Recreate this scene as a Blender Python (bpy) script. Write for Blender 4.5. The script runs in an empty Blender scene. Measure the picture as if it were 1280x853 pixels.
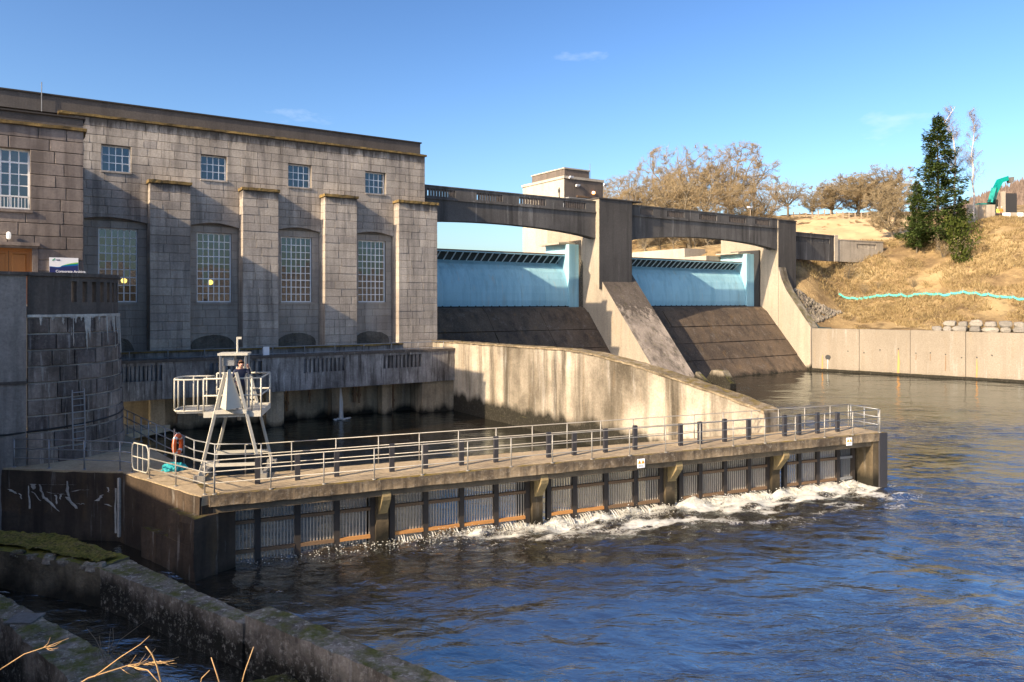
import bpy, bmesh, math, random
import numpy as np
from mathutils import Vector, Matrix

# ------------------------------------------------------------------ camera, sky, sun, exposure
random.seed(7)
sc = bpy.context.scene
COL = sc.collection
CAMZ = 8.6                       # eye height above the river
FPX, CX, HY = 930.0, 640.0, 378.0

cam = bpy.data.cameras.new('camera'); cam_o = bpy.data.objects.new('camera', cam); COL.objects.link(cam_o)
cam_o.location = (0, 0, CAMZ); cam_o.rotation_euler = (math.radians(90), 0, 0)
cam.sensor_width = 36; cam.lens = FPX/1280*36; cam.shift_y = -(426.5-HY)/1280
cam.clip_start = 0.1; cam.clip_end = 6000
sc.camera = cam_o

SUN = Vector((-0.629, -0.576, 0.471)).normalized()
world = bpy.data.worlds.new('World'); sc.world = world; world.use_nodes = True
wn = world.node_tree; wn.nodes.clear()
w_out = wn.nodes.new('ShaderNodeOutputWorld'); w_bg = wn.nodes.new('ShaderNodeBackground')
w_sky = wn.nodes.new('ShaderNodeTexSky'); w_sky.sky_type = 'NISHITA'; w_sky.sun_disc = False
w_sky.sun_elevation = math.asin(SUN.z); w_sky.sun_rotation = math.atan2(SUN.x, SUN.y)
w_sky.air_density = 1.0; w_sky.dust_density = 2.2; w_sky.ozone_density = 2.0; w_sky.altitude = 100
w_bg.inputs[1].default_value = 0.138
# thin fair-weather clouds scattered over the whole sky
w_tc = wn.nodes.new('ShaderNodeTexCoord')
w_map = wn.nodes.new('ShaderNodeMapping'); w_map.inputs['Scale'].default_value = (2.6, 2.6, 7.0); w_map.inputs['Location'].default_value = (3.1, 0.35, 0.2)
w_n = wn.nodes.new('ShaderNodeTexNoise'); w_n.inputs['Scale'].default_value = 1.5; w_n.inputs['Detail'].default_value = 9; w_n.inputs['Roughness'].default_value = 0.55
w_r = wn.nodes.new('ShaderNodeValToRGB'); w_r.color_ramp.elements[0].position = 0.645; w_r.color_ramp.elements[1].position = 0.86
w_r.color_ramp.elements[0].color = (0, 0, 0, 1); w_r.color_ramp.elements[1].color = (0.8, 0.8, 0.8, 1)
w_mix = wn.nodes.new('ShaderNodeMix'); w_mix.data_type = 'RGBA'
wn.links.new(w_tc.outputs['Generated'], w_map.inputs['Vector']); wn.links.new(w_map.outputs[0], w_n.inputs['Vector'])
wn.links.new(w_n.outputs[0], w_r.inputs[0]); wn.links.new(w_r.outputs[0], w_mix.inputs[0])
w_hsv = wn.nodes.new('ShaderNodeHueSaturation'); w_hsv.inputs['Saturation'].default_value = 1.06
w_tint = wn.nodes.new('ShaderNodeMix'); w_tint.data_type = 'RGBA'; w_tint.blend_type = 'MULTIPLY'; w_tint.inputs[0].default_value = 1; w_tint.inputs[7].default_value = (0.196, 0.196, 0.198, 1)
wn.links.new(w_sky.outputs[0], w_tint.inputs[6]); w_gam = wn.nodes.new('ShaderNodeGamma'); w_gam.inputs[1].default_value = 1.42; wn.links.new(w_tint.outputs[2], w_gam.inputs[0])
w_up = wn.nodes.new('ShaderNodeMix'); w_up.data_type = 'RGBA'; w_up.blend_type = 'MULTIPLY'; w_up.inputs[0].default_value = 1; w_up.inputs[7].default_value = (5, 5, 5, 1); wn.links.new(w_gam.outputs[0], w_up.inputs[6])
wn.links.new(w_up.outputs[2], w_hsv.inputs['Color'])
wn.links.new(w_hsv.outputs[0], w_mix.inputs[6]); w_mix.inputs[7].default_value = (4.6, 4.9, 5.3, 1)
wn.links.new(w_mix.outputs[2], w_bg.inputs[0]); wn.links.new(w_bg.outputs[0], w_out.inputs[0])

sun_d = bpy.data.lights.new('sun', 'SUN'); sun_d.energy = 5.0; sun_d.angle = math.radians(0.5); sun_d.color = (1.0, 0.80, 0.56)
sun_o = bpy.data.objects.new('sun', sun_d); COL.objects.link(sun_o)
sun_o.rotation_euler = SUN.to_track_quat('Z', 'Y').to_euler(); sun_o.location = (-60, -60, 60)

sc.view_settings.view_transform = 'Standard'; sc.view_settings.look = 'None'
sc.view_settings.exposure = 0.94; sc.view_settings.gamma = 1; sc.view_settings.use_curve_mapping = False
sc.cycles.max_bounces = 6; sc.cycles.diffuse_bounces = 3; sc.cycles.glossy_bounces = 3; sc.cycles.transparent_max_bounces = 8

# ------------------------------------------------------------------ frames
UX, UY = 1410/math.hypot(1410, FPX), FPX/math.hypot(1410, FPX)      # direction of the dam and the station front
TH = math.atan2(UY, UX)
def DAM(a, D, z): return (a*UX - D*UY, a*UY + D*UX, z)
def WLD(x, y, z): return (x, y, z)
F0 = (-9.53, 23.44); WX, WY = 27.03/29.32, 11.36/29.32
PH = math.atan2(WY, WX)
def WLK(s, t, z): return (F0[0]+s*WX-t*WY, F0[1]+s*WY+t*WX, z)       # fish-screen walkway: s along, t inland
def a_at(px, D):
    k = (px-CX)/FPX
    return D*(UX*k+UY)/(UX-UY*k)
def z_at(px, py, D):
    k = (px-CX)/FPX
    return CAMZ-(py-HY)/FPX*D/(UX-UY*k)
def P(px, py, Y): return ((px-CX)/FPX*Y, Y, CAMZ-(py-HY)/FPX*Y)
def s_at(px, t):
    k = (px-CX)/FPX                                    # F0x+sWX-tWY = k (F0y+sWY+tWX)
    return (k*(F0[1]+t*WX)-F0[0]+t*WY)/(WX-k*WY)

# ------------------------------------------------------------------ node helper and materials
class NT:
    def __init__(s, name):
        s.m = bpy.data.materials.new(name); s.m.use_nodes = True; s.t = s.m.node_tree; s.t.nodes.clear()
        s.out = s.t.nodes.new('ShaderNodeOutputMaterial')
        g = s.t.nodes.new('ShaderNodeNewGeometry'); s.pos = g.outputs['Position']; s.nor = g.outputs['Normal']; s.isl = g.outputs['Random Per Island']
        o = s.t.nodes.new('ShaderNodeObjectInfo'); s.rnd = o.outputs['Random']
    def put(s, sock, v):
        if hasattr(v, 'is_output'): s.t.links.new(v, sock)
        elif isinstance(v, (tuple, list)) and len(v) == 3 and sock.type == 'RGBA': sock.default_value = (*v, 1)
        else: sock.default_value = v
    def mapv(s, v, scale=(1, 1, 1), loc=(0, 0, 0), rot=(0, 0, 0)):
        n = s.t.nodes.new('ShaderNodeMapping'); s.put(n.inputs[0], v)
        n.inputs['Scale'].default_value = scale; n.inputs['Location'].default_value = loc; n.inputs['Rotation'].default_value = rot
        return n.outputs[0]
    def noise(s, scale, v=None, detail=4, rough=0.55, dist=0.0):
        n = s.t.nodes.new('ShaderNodeTexNoise'); s.put(n.inputs['Vector'], v if v is not None else s.pos)
        n.inputs['Scale'].default_value = scale; n.inputs['Detail'].default_value = detail; n.inputs['Roughness'].default_value = rough; n.inputs['Distortion'].default_value = dist
        return n.outputs[0]
    def ramp(s, f, p0, p1, c0=(0, 0, 0), c1=(1, 1, 1), mid=None):
        n = s.t.nodes.new('ShaderNodeValToRGB'); s.put(n.inputs[0], f); e = n.color_ramp.elements
        e[0].position = p0; e[1].position = p1; e[0].color = (*c0, 1); e[1].color = (*c1, 1)
        if mid:
            for (p, c) in mid: k = e.new(p); k.color = (*c, 1)
        return n.outputs[0]
    def mix(s, f, a, b, mode='MIX'):
        n = s.t.nodes.new('ShaderNodeMix'); n.data_type = 'RGBA'; n.blend_type = mode
        s.put(n.inputs[0], f); s.put(n.inputs[6], a); s.put(n.inputs[7], b); return n.outputs[2]
    def math(s, op, a, b=0.0, clamp=False):
        n = s.t.nodes.new('ShaderNodeMath'); n.operation = op; n.use_clamp = clamp; s.put(n.inputs[0], a); s.put(n.inputs[1], b); return n.outputs[0]
    def sep(s, v):
        n = s.t.nodes.new('ShaderNodeSeparateXYZ'); s.put(n.inputs[0], v); return n.outputs
    def mrange(s, v, a, b, c=0.0, d=1.0):
        n = s.t.nodes.new('ShaderNodeMapRange'); s.put(n.inputs[0], v)
        for i, x in enumerate((a, b, c, d)): n.inputs[1+i].default_value = x
        return n.outputs[0]
    def bump(s, h, strength=0.4, dist=0.03, normal=None):
        n = s.t.nodes.new('ShaderNodeBump'); s.put(n.inputs['Height'], h); n.inputs['Strength'].default_value = strength; n.inputs['Distance'].default_value = dist
        if normal is not None: s.put(n.inputs['Normal'], normal)
        return n.outputs[0]
    def bsdf(s, col, rough=0.85, normal=None, spec=0.3, metal=0.0, **kw):
        n = s.t.nodes.new('ShaderNodeBsdfPrincipled'); s.put(n.inputs['Base Color'], col); s.put(n.inputs['Roughness'], rough)
        n.inputs['Specular IOR Level'].default_value = spec; n.inputs['Metallic'].default_value = metal
        for k, v in kw.items(): s.put(n.inputs[k.replace('_', ' ')], v)
        if normal is not None: s.put(n.inputs['Normal'], normal)
        s.t.links.new(n.outputs[0], s.out.inputs[0]); return n
M = {}
def concrete(key, base, dark, stain=0.5, streak=0.5, white=0.0, moss=0.0, wet=None, rust=0.0, grain=1.0, top=None, lichen=0.0, tint=0.0, bumpd=0.02, mosscol=(0.10, 0.095, 0.02), wide=1.0, wetcol=(0.018, 0.016, 0.011)):
    t = NT(key)
    big = t.noise(0.32/wide, detail=6, rough=0.62)
    stv = t.mapv(t.pos, (1.6/wide, 1.6/wide, 0.13/wide))
    st = t.noise(1.3, stv, detail=6, rough=0.6)
    fine = t.noise(9.0, detail=6, rough=0.7)
    col = t.mix(t.math('MULTIPLY', t.ramp(big, 0.38, 0.68), stain), base, dark)
    col = t.mix(t.math('MULTIPLY', t.ramp(st, 0.47, 0.66), streak), col, dark)
    if white:
        sw = t.noise(1.7, t.mapv(t.pos, (1.8/wide, 1.8/wide, 0.16/wide), (7, 3, 1)), detail=5, rough=0.65)
        col = t.mix(t.math('MULTIPLY', t.ramp(sw, 0.58, 0.72), white), col, (0.50, 0.48, 0.44))
    if rust:
        sr = t.noise(1.1, t.mapv(t.pos, (1.5, 1.5, 0.2), (17, 5, 2)), detail=5)
        col = t.mix(t.math('MULTIPLY', t.ramp(sr, 0.58, 0.74), rust), col, (0.30, 0.17, 0.05))
    col = t.mix(t.math('MULTIPLY', t.ramp(fine, 0.3, 0.75), 0.45*grain), col, (0.02, 0.018, 0.015), 'MIX') if grain else col
    if tint:
        r = t.math('FRACT', t.math('ADD', t.isl, t.rnd))
        col = t.mix(1.0, col, t.ramp(r, 0, 1, (1-tint, 1-tint, 1-tint*.9), (1+tint*.5, 1+tint*.42, 1+tint*.3)), 'MULTIPLY')
    if wet is not None:
        z = t.sep(t.pos)[2]
        zz = t.math('ADD', z, t.math('MULTIPLY', t.math('SUBTRACT', t.noise(0.9, t.mapv(t.pos, (1, 1, .25)), 5), 0.5), 1.6))
        col = t.mix(t.mrange(zz, wet+0.25, wet-0.25), col, wetcol)
    if top is not None:                          # soot-dark drip stains hanging from a ledge
        zz = t.math('ADD', t.sep(t.pos)[2], t.math('MULTIPLY', t.math('SUBTRACT', t.noise(2.2, t.mapv(t.pos, (1, 1, .18), (3, 8, 0)), 6, .7), 0.5), top[1]))
        col = t.mix(t.math('MULTIPLY', t.mrange(zz, top[0]-.35, top[0]+.2), .82), col, (0.055, 0.045, 0.038))
    if lichen:
        lm = t.math('MULTIPLY', t.ramp(t.noise(6.5, detail=9, rough=.82), .53, .60), t.mrange(t.sep(t.nor)[2], -.3, .7, .25, 1.0))
        col = t.mix(t.math('MULTIPLY', lm, lichen), col, (0.50, 0.46, 0.38))
    if moss:
        up = t.mrange(t.sep(t.nor)[2], 0.25, 0.8)
        mk = t.math('MULTIPLY', up, t.ramp(t.noise(2.2, detail=6, rough=0.7), 0.62-0.35*moss, 0.80-0.35*moss))
        col = t.mix(mk, col, t.mix(t.noise(14, detail=3), (mosscol[0]*.35, mosscol[1]*.35, mosscol[2]*.5), (mosscol[0]*1.7, mosscol[1]*1.6, mosscol[2]*1.5)))
    h = t.math('ADD', t.math('MULTIPLY', fine, 0.6), t.math('MULTIPLY', t.noise(2.0, detail=5), 0.9))
    t.bsdf(col, 0.9, t.bump(h, 0.55, bumpd), spec=0.2)
    M[key] = t.m; return t.m
def plain(key, col, rough=0.6, metal=0.0, var=0.25, scale=6.0, spec=0.4, rust=0.0):
    t = NT(key)
    n = t.noise(scale, detail=5, rough=.65)
    c = t.mix(t.math('MULTIPLY', n, var), col, tuple(x*0.35 for x in col))
    if rust: c = t.mix(t.math('MULTIPLY', t.ramp(t.noise(3.1, detail=6, rough=.7), .56, .7), rust), c, (0.12, 0.055, 0.02))
    t.bsdf(c, rough, t.bump(n, 0.15, 0.01), spec, metal); M[key] = t.m; return t.m
def emis(key, col, s):
    t = NT(key); n = t.bsdf((.8, .8, .8)); n.inputs['Emission Color'].default_value = (*col, 1); n.inputs['Emission Strength'].default_value = s; M[key] = t.m

concrete('stone', (0.54, 0.485, 0.42), (0.19, 0.168, 0.146), 0.6, 0.75, tint=0.20, grain=0.9, lichen=.12, top=(20.55, 2.4))
concrete('stone_butt', (0.54, 0.48, 0.41), (0.20, 0.175, 0.15), 0.6, 0.7, tint=0.16, grain=0.9, lichen=.12, top=(16.45, 2.0))
concrete('stone_niche', (0.48, 0.43, 0.37), (0.2, 0.175, 0.15), 0.5, 0.4, tint=0.10, grain=0.6)
concrete('stone_wing', (0.32, 0.275, 0.245), (0.12, 0.10, 0.09), 0.65, 0.7, tint=0.25, grain=0.8)
concrete('mortar', (0.27, 0.24, 0.205), (0.13, 0.115, 0.10), 0.5, 0.3)
concrete('moss_cap', (0.30, 0.205, 0.075), (0.075, 0.055, 0.03), 0.9, 0.5, moss=0.9, bumpd=.06, mosscol=(0.22, 0.15, 0.03), wide=.4)
concrete('dark_band', (0.115, 0.105, 0.10), (0.06, 0.055, 0.055), 0.5, 0.5, wide=2)
concrete('bastion_stone', (0.34, 0.285, 0.245), (0.07, 0.057, 0.047), 0.85, 0.8, white=0.95, lichen=.3, tint=0.45, wide=.6)
concrete('bastion_core', (0.66, 0.60, 0.52), (0.16, 0.14, 0.12), 0.8, 0.6)
concrete('bastion_dark', (0.15, 0.125, 0.105), (0.045, 0.04, 0.036), 0.6, 0.5, white=0.25)
concrete('efflor', (0.72, 0.68, 0.60), (0.20, 0.18, 0.155), 0.6, 0.5)
concrete('bastion_plain', (0.38, 0.34, 0.30), (0.12, 0.11, 0.10), 0.6, 0.6, white=0.35)
concrete('terrace', (0.36, 0.335, 0.31), (0.06, 0.052, 0.047), 0.75, 0.95, white=1.0, moss=0.2, wide=.6)
concrete('undercroft', (0.46, 0.36, 0.23), (0.08, 0.06, 0.04), 0.6, 0.55, white=0.2, wet=0.35)
concrete('divide', (0.60, 0.52, 0.405), (0.085, 0.07, 0.05), 1.0, 1.0, white=0.6, lichen=.15, moss=0.55, wet=1.35, rust=0.25, wide=2.6, bumpd=.05)
concrete('bankwall', (0.27, 0.23, 0.18), (0.19, 0.16, 0.12), 0.6, 0.5, white=0.3, rust=0.12, wet=-0.2, wide=2.5, moss=0.3)
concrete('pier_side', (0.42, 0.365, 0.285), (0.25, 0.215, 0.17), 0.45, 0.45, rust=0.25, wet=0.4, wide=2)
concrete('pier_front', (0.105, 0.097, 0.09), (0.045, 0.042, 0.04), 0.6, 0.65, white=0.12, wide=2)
concrete('pier_nose', (0.46, 0.385, 0.31), (0.05, 0.042, 0.035), 1.0, 0.7, top=(7.6, 9.0), lichen=.15, white=0.2, moss=0.15, wet=0.3, bumpd=.08, wide=1.6)
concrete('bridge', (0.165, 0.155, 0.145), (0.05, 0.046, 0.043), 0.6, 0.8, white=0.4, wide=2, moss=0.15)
concrete('spill', (0.17, 0.122, 0.08), (0.05, 0.038, 0.03), 0.9, 0.75, white=.15, lichen=.12, rust=0.25, wet=0.2, wide=2.2, bumpd=.05)
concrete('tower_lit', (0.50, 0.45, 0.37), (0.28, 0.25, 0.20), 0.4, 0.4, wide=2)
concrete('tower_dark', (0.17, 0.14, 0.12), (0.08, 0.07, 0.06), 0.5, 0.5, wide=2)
concrete('deck', (0.52, 0.41, 0.265), (0.20, 0.15, 0.095), 0.6, 0.1, moss=0.12, wide=.8)
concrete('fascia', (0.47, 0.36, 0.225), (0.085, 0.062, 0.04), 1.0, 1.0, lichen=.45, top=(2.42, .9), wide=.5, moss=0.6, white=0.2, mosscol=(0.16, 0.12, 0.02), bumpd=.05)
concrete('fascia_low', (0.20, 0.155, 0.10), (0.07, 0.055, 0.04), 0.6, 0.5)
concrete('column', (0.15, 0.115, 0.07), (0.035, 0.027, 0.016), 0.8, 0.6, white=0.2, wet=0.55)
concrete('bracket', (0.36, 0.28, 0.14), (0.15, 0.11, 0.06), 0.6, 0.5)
concrete('quay', (0.105, 0.075, 0.052), (0.028, 0.021, 0.016), 0.85, 0.7, white=0.5, rust=.2, moss=0.45, wet=0.0, bumpd=.06)
concrete('oldwall', (0.36, 0.305, 0.24), (0.05, 0.037, 0.026), 1.0, 0.6, lichen=.8, white=0.3, moss=0.55, wet=0.75, bumpd=.08, mosscol=(0.085, 0.09, 0.02), wide=.5)
concrete('mosswall', (0.20, 0.165, 0.11), (0.05, 0.04, 0.025), 0.9, 0.4, moss=.78, wet=0.4, bumpd=.16, mosscol=(0.15, 0.145, 0.025), wide=.5)
concrete('rock', (0.46, 0.43, 0.39), (0.16, 0.145, 0.13), 0.7, 0.1, tint=0.4, moss=0.15, bumpd=.06)
concrete('rubble', (0.24, 0.215, 0.18), (0.09, 0.08, 0.065), 0.7, 0.1, tint=0.45, moss=0.3, bumpd=.06)
concrete('coping_stone', (0.27, 0.25, 0.22), (0.15, 0.14, 0.12), 0.7, 0.1, tint=0.35, bumpd=.06)
concrete('old_coping', (0.33, 0.26, 0.165), (0.085, 0.065, 0.04), 0.9, 0.5, moss=.5, lichen=.4, mosscol=(0.13, 0.10, 0.025), wide=.5, bumpd=.06)
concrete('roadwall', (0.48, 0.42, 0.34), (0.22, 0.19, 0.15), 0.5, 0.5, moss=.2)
plain('white_paint', (0.74, 0.74, 0.72), 0.45, var=.12)
plain('frame_white', (0.88, 0.88, 0.88), 0.45, var=.03)
plain('galv', (0.30, 0.31, 0.32), 0.45, 0.4, var=.4)
plain('galv_pale', (0.36, 0.345, 0.31), 0.5, 0.3, var=.45, rust=.35)
plain('gantry_cream', (0.50, 0.48, 0.41), 0.5, 0.0, var=.22, rust=.22)
plain('steel_dark', (0.055, 0.046, 0.04), 0.6, 0.3, var=.5)
plain('rust_beam', (0.20, 0.125, 0.07), 0.75, 0.1, var=.5)
plain('rust_and_sun', (0.50, 0.24, 0.075), 0.7, 0.0, var=.4)
plain('bar', (0.47, 0.42, 0.35), 0.5, 0.1, var=.4)
plain('timber_dark', (0.035, 0.035, 0.042), 0.7, var=.4)
plain('wood_door', (0.40, 0.17, 0.045), 0.45, var=.35, scale=14)
plain('orange', (0.80, 0.13, 0.02), 0.45, var=.15)
plain('teal_net', (0.02, 0.34, 0.38), 0.7, var=.4, scale=20)
plain('net_green', (0.05, 0.42, 0.34), 0.6, var=.35, scale=3)
plain('gate_blue', (0.125, 0.39, 0.62), 0.42, var=.22, scale=.8)
plain('gate_white', (0.46, 0.68, 0.76), 0.42, var=.22, scale=.8)
plain('gate_rib', (0.62, 0.76, 0.80), 0.45, var=.1)
plain('gate_shade', (0.02, 0.045, 0.055), 0.6, var=.3)
plain('seal', (0.03, 0.03, 0.032), 0.7)
plain('sign_white', (0.80, 0.81, 0.84), 0.35, var=.03)
plain('sign_navy', (0.02, 0.025, 0.12), 0.35, var=.05)
plain('sign_blue', (0.0, 0.12, 0.42), 0.35, var=.05)
plain('sign_green', (0.0, 0.30, 0.12), 0.35, var=.05)
plain('sign_lime', (0.42, 0.62, 0.10), 0.35, var=.05)
plain('sign_yellow', (0.85, 0.42, 0.0), 0.4, var=.05)
plain('black', (0.012, 0.012, 0.012), 0.5)
plain('jacket', (0.018, 0.025, 0.06), 0.8, var=.4)
plain('trousers', (0.02, 0.022, 0.03), 0.85, var=.4)
plain('skin', (0.55, 0.30, 0.22), 0.55, var=.1)
plain('hair', (0.09, 0.035, 0.015), 0.7)
plain('hiviz_yellow', (0.75, 0.78, 0.10), 0.6, var=.1)
plain('hiviz_orange', (0.85, 0.22, 0.03), 0.6, var=.1)
plain('excav', (0.0, 0.27, 0.23), 0.4, var=.2)
plain('post_wood', (0.34, 0.27, 0.19), 0.85, var=.4)
plain('bark', (0.19, 0.16, 0.115), 0.9, var=.5)
plain('bark_pale', (0.55, 0.50, 0.46), 0.8, var=.5)
plain('twig_tan', (0.52, 0.33, 0.15), 0.7, var=.4)
plain('interior', (0.05, 0.045, 0.04), 0.9)
emis('lamp_warm', (1.0, 0.62, 0.12), 5.0)
emis('lamp_orange', (1.0, 0.35, 0.06), 2.0)
emis('globe', (1.0, 0.9, 0.7), 0.25)
def leafmat(key, c0, c1, trans=0.25):
    t = NT(key)
    r = t.math('FRACT', t.math('ADD', t.isl, t.rnd))
    col = t.mix(r, c0, c1); col = t.mix(t.math('MULTIPLY', t.noise(.35, detail=3), .5), col, tuple(x*.4 for x in c0))
    d = t.t.nodes.new('ShaderNodeBsdfDiffuse'); tr = t.t.nodes.new('ShaderNodeBsdfTranslucent'); mx = t.t.nodes.new('ShaderNodeMixShader')
    t.put(d.inputs[0], col); t.put(tr.inputs[0], col); mx.inputs[0].default_value = trans
    t.t.links.new(d.outputs[0], mx.inputs[1]); t.t.links.new(tr.outputs[0], mx.inputs[2]); t.t.links.new(mx.outputs[0], t.out.inputs[0]); M[key] = t.m
leafmat('twig_oak', (0.31, 0.265, 0.175), (0.44, 0.315, 0.17))
leafmat('twig_grey', (0.30, 0.25, 0.16), (0.46, 0.36, 0.22))
leafmat('twig_birch', (0.20, 0.165, 0.16), (0.29, 0.235, 0.22))
leafmat('needle', (0.035, 0.065, 0.018), (0.12, 0.155, 0.045))
leafmat('shrub_leaf', (0.045, 0.065, 0.015), (0.11, 0.125, 0.03))
leafmat('grass_dry', (0.22, 0.15, 0.07), (0.48, 0.375, 0.19), .15)
leafmat('far_twig', (0.17, 0.13, 0.11), (0.24, 0.185, 0.15), .1)
# glass: thin pane, mirror-like at a slant, with a dim room behind
t = NT('glass')
gl = t.t.nodes.new('ShaderNodeBsdfGlossy'); gl.inputs['Roughness'].default_value = 0.02; gl.inputs[0].default_value = (.85, .92, 1, 1)
tp = t.t.nodes.new('ShaderNodeBsdfTransparent'); tp.inputs[0].default_value = (.5, .54, .55, 1)
mx = t.t.nodes.new('ShaderNodeMixShader'); mx.inputs[0].default_value = 0.11
t.t.links.new(tp.outputs[0], mx.inputs[1]); t.t.links.new(gl.outputs[0], mx.inputs[2]); t.t.links.new(mx.outputs[0], t.out.inputs[0]); M['glass'] = t.m
# dry hillside grass
t = NT('grassland')
n1 = t.noise(.11, detail=7, rough=.65); n2 = t.noise(1.6, detail=6, rough=.7); n3 = t.noise(.35, t.mapv(t.pos, (1, 1, 1), (40, 3, 0)), 6, .65)
col = t.ramp(n1, .36, .66, (0.40, 0.305, 0.16), (0.15, 0.10, 0.052), mid=[(.5, (0.31, 0.22, 0.11))])
col = t.mix(t.ramp(n3, .50, .62), col, (0.145, 0.10, 0.055)); col = t.mix(t.ramp(n2, .6, .8), col, (0.50, 0.40, 0.22)); col = t.mix(t.math('MULTIPLY', t.ramp(n2, .2, .42, (1, 1, 1), (0, 0, 0)), .7), col, (0.13, 0.10, 0.04))
t.bsdf(col, .95, t.bump(t.math('ADD', n2, t.noise(5, detail=5)), .9, .25), spec=.1); M['grassland'] = t.m
t = NT('field'); n1 = t.noise(.2, detail=6); t.bsdf(t.ramp(n1, .3, .7, (0.50, 0.38, 0.22), (0.38, 0.27, 0.15)), .95, t.bump(t.noise(3, detail=5), .6, .12), spec=.1); M['field'] = t.m
t = NT('rough_earth'); n1 = t.noise(.9, detail=7, rough=.7); t.bsdf(t.ramp(n1, .3, .7, (0.08, 0.06, 0.04), (0.24, 0.18, 0.11)), .95, t.bump(n1, .9, .2), spec=.1); M['rough_earth'] = t.m
t = NT('far_hill'); n1 = t.noise(.02, detail=8, rough=.7); t.bsdf(t.ramp(n1, .3, .7, (0.22, 0.185, 0.16), (0.34, 0.28, 0.225)), .95, spec=.05); M['far_hill'] = t.m
t = NT('moss'); n1 = t.noise(1.6, detail=6, rough=.7); n2 = t.noise(11, detail=5, rough=.7)
col = t.ramp(n1, .34, .66, (0.13, 0.125, 0.025), (0.25, 0.17, 0.08), mid=[(.5, (0.21, 0.175, 0.04))]); col = t.mix(t.ramp(n2, .35, .62, (1, 1, 1), (0, 0, 0)), col, (0.045, 0.04, 0.012))
t.bsdf(col, .95, t.bump(n2, .9, .04), spec=.1); M['moss'] = t.m
concrete('stone_infill', (0.20, 0.18, 0.15), (0.08, 0.07, 0.055), .8, .5, moss=.6, bumpd=.08, wide=.5)
# river: peat-dark water, ripples, foam where it is churned
t = NT('river')
at = t.t.nodes.new('ShaderNodeAttribute'); at.attribute_name = 'foam'
fo = at.outputs['Fac']
ch = t.t.nodes.new('ShaderNodeAttribute'); ch.attribute_name = 'chop'
rp = t.mapv(t.pos, (.8, 1.5, 1), rot=(0, 0, .35))
b1 = t.noise(1.1, rp, 4, .55, .6); b2 = t.noise(3.6, rp, 4, .6, .8)
nb = t.bump(t.math('MULTIPLY', t.math('ADD', b1, t.math('MULTIPLY', b2, .22)), ch.outputs['Fac']), .9, .24)
fn = t.noise(5.0, t.mapv(t.pos, (1, 1, 1), rot=(0, 0, .4)), 7, .72, 1.2)
fm = t.math('MULTIPLY', t.ramp(t.math('ADD', fn, t.math('MULTIPLY', fo, .55)), .74, 1.06), t.mrange(fo, .02, .2))
col = t.mix(fm, (0.016, 0.012, 0.008), t.mix(t.noise(9, detail=4), (0.30, 0.26, 0.18), (0.74, 0.72, 0.66)))
t.bsdf(col, t.mix(fm, (.045, .045, .045), (.7, .7, .7)), nb, spec=.5, IOR=5.0, Specular_Tint=(.86, .96, 1.0, 1)); M['river'] = t.m
leafmat('foam', (0.62, 0.60, 0.52), (0.85, 0.86, 0.86), .3)

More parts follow.
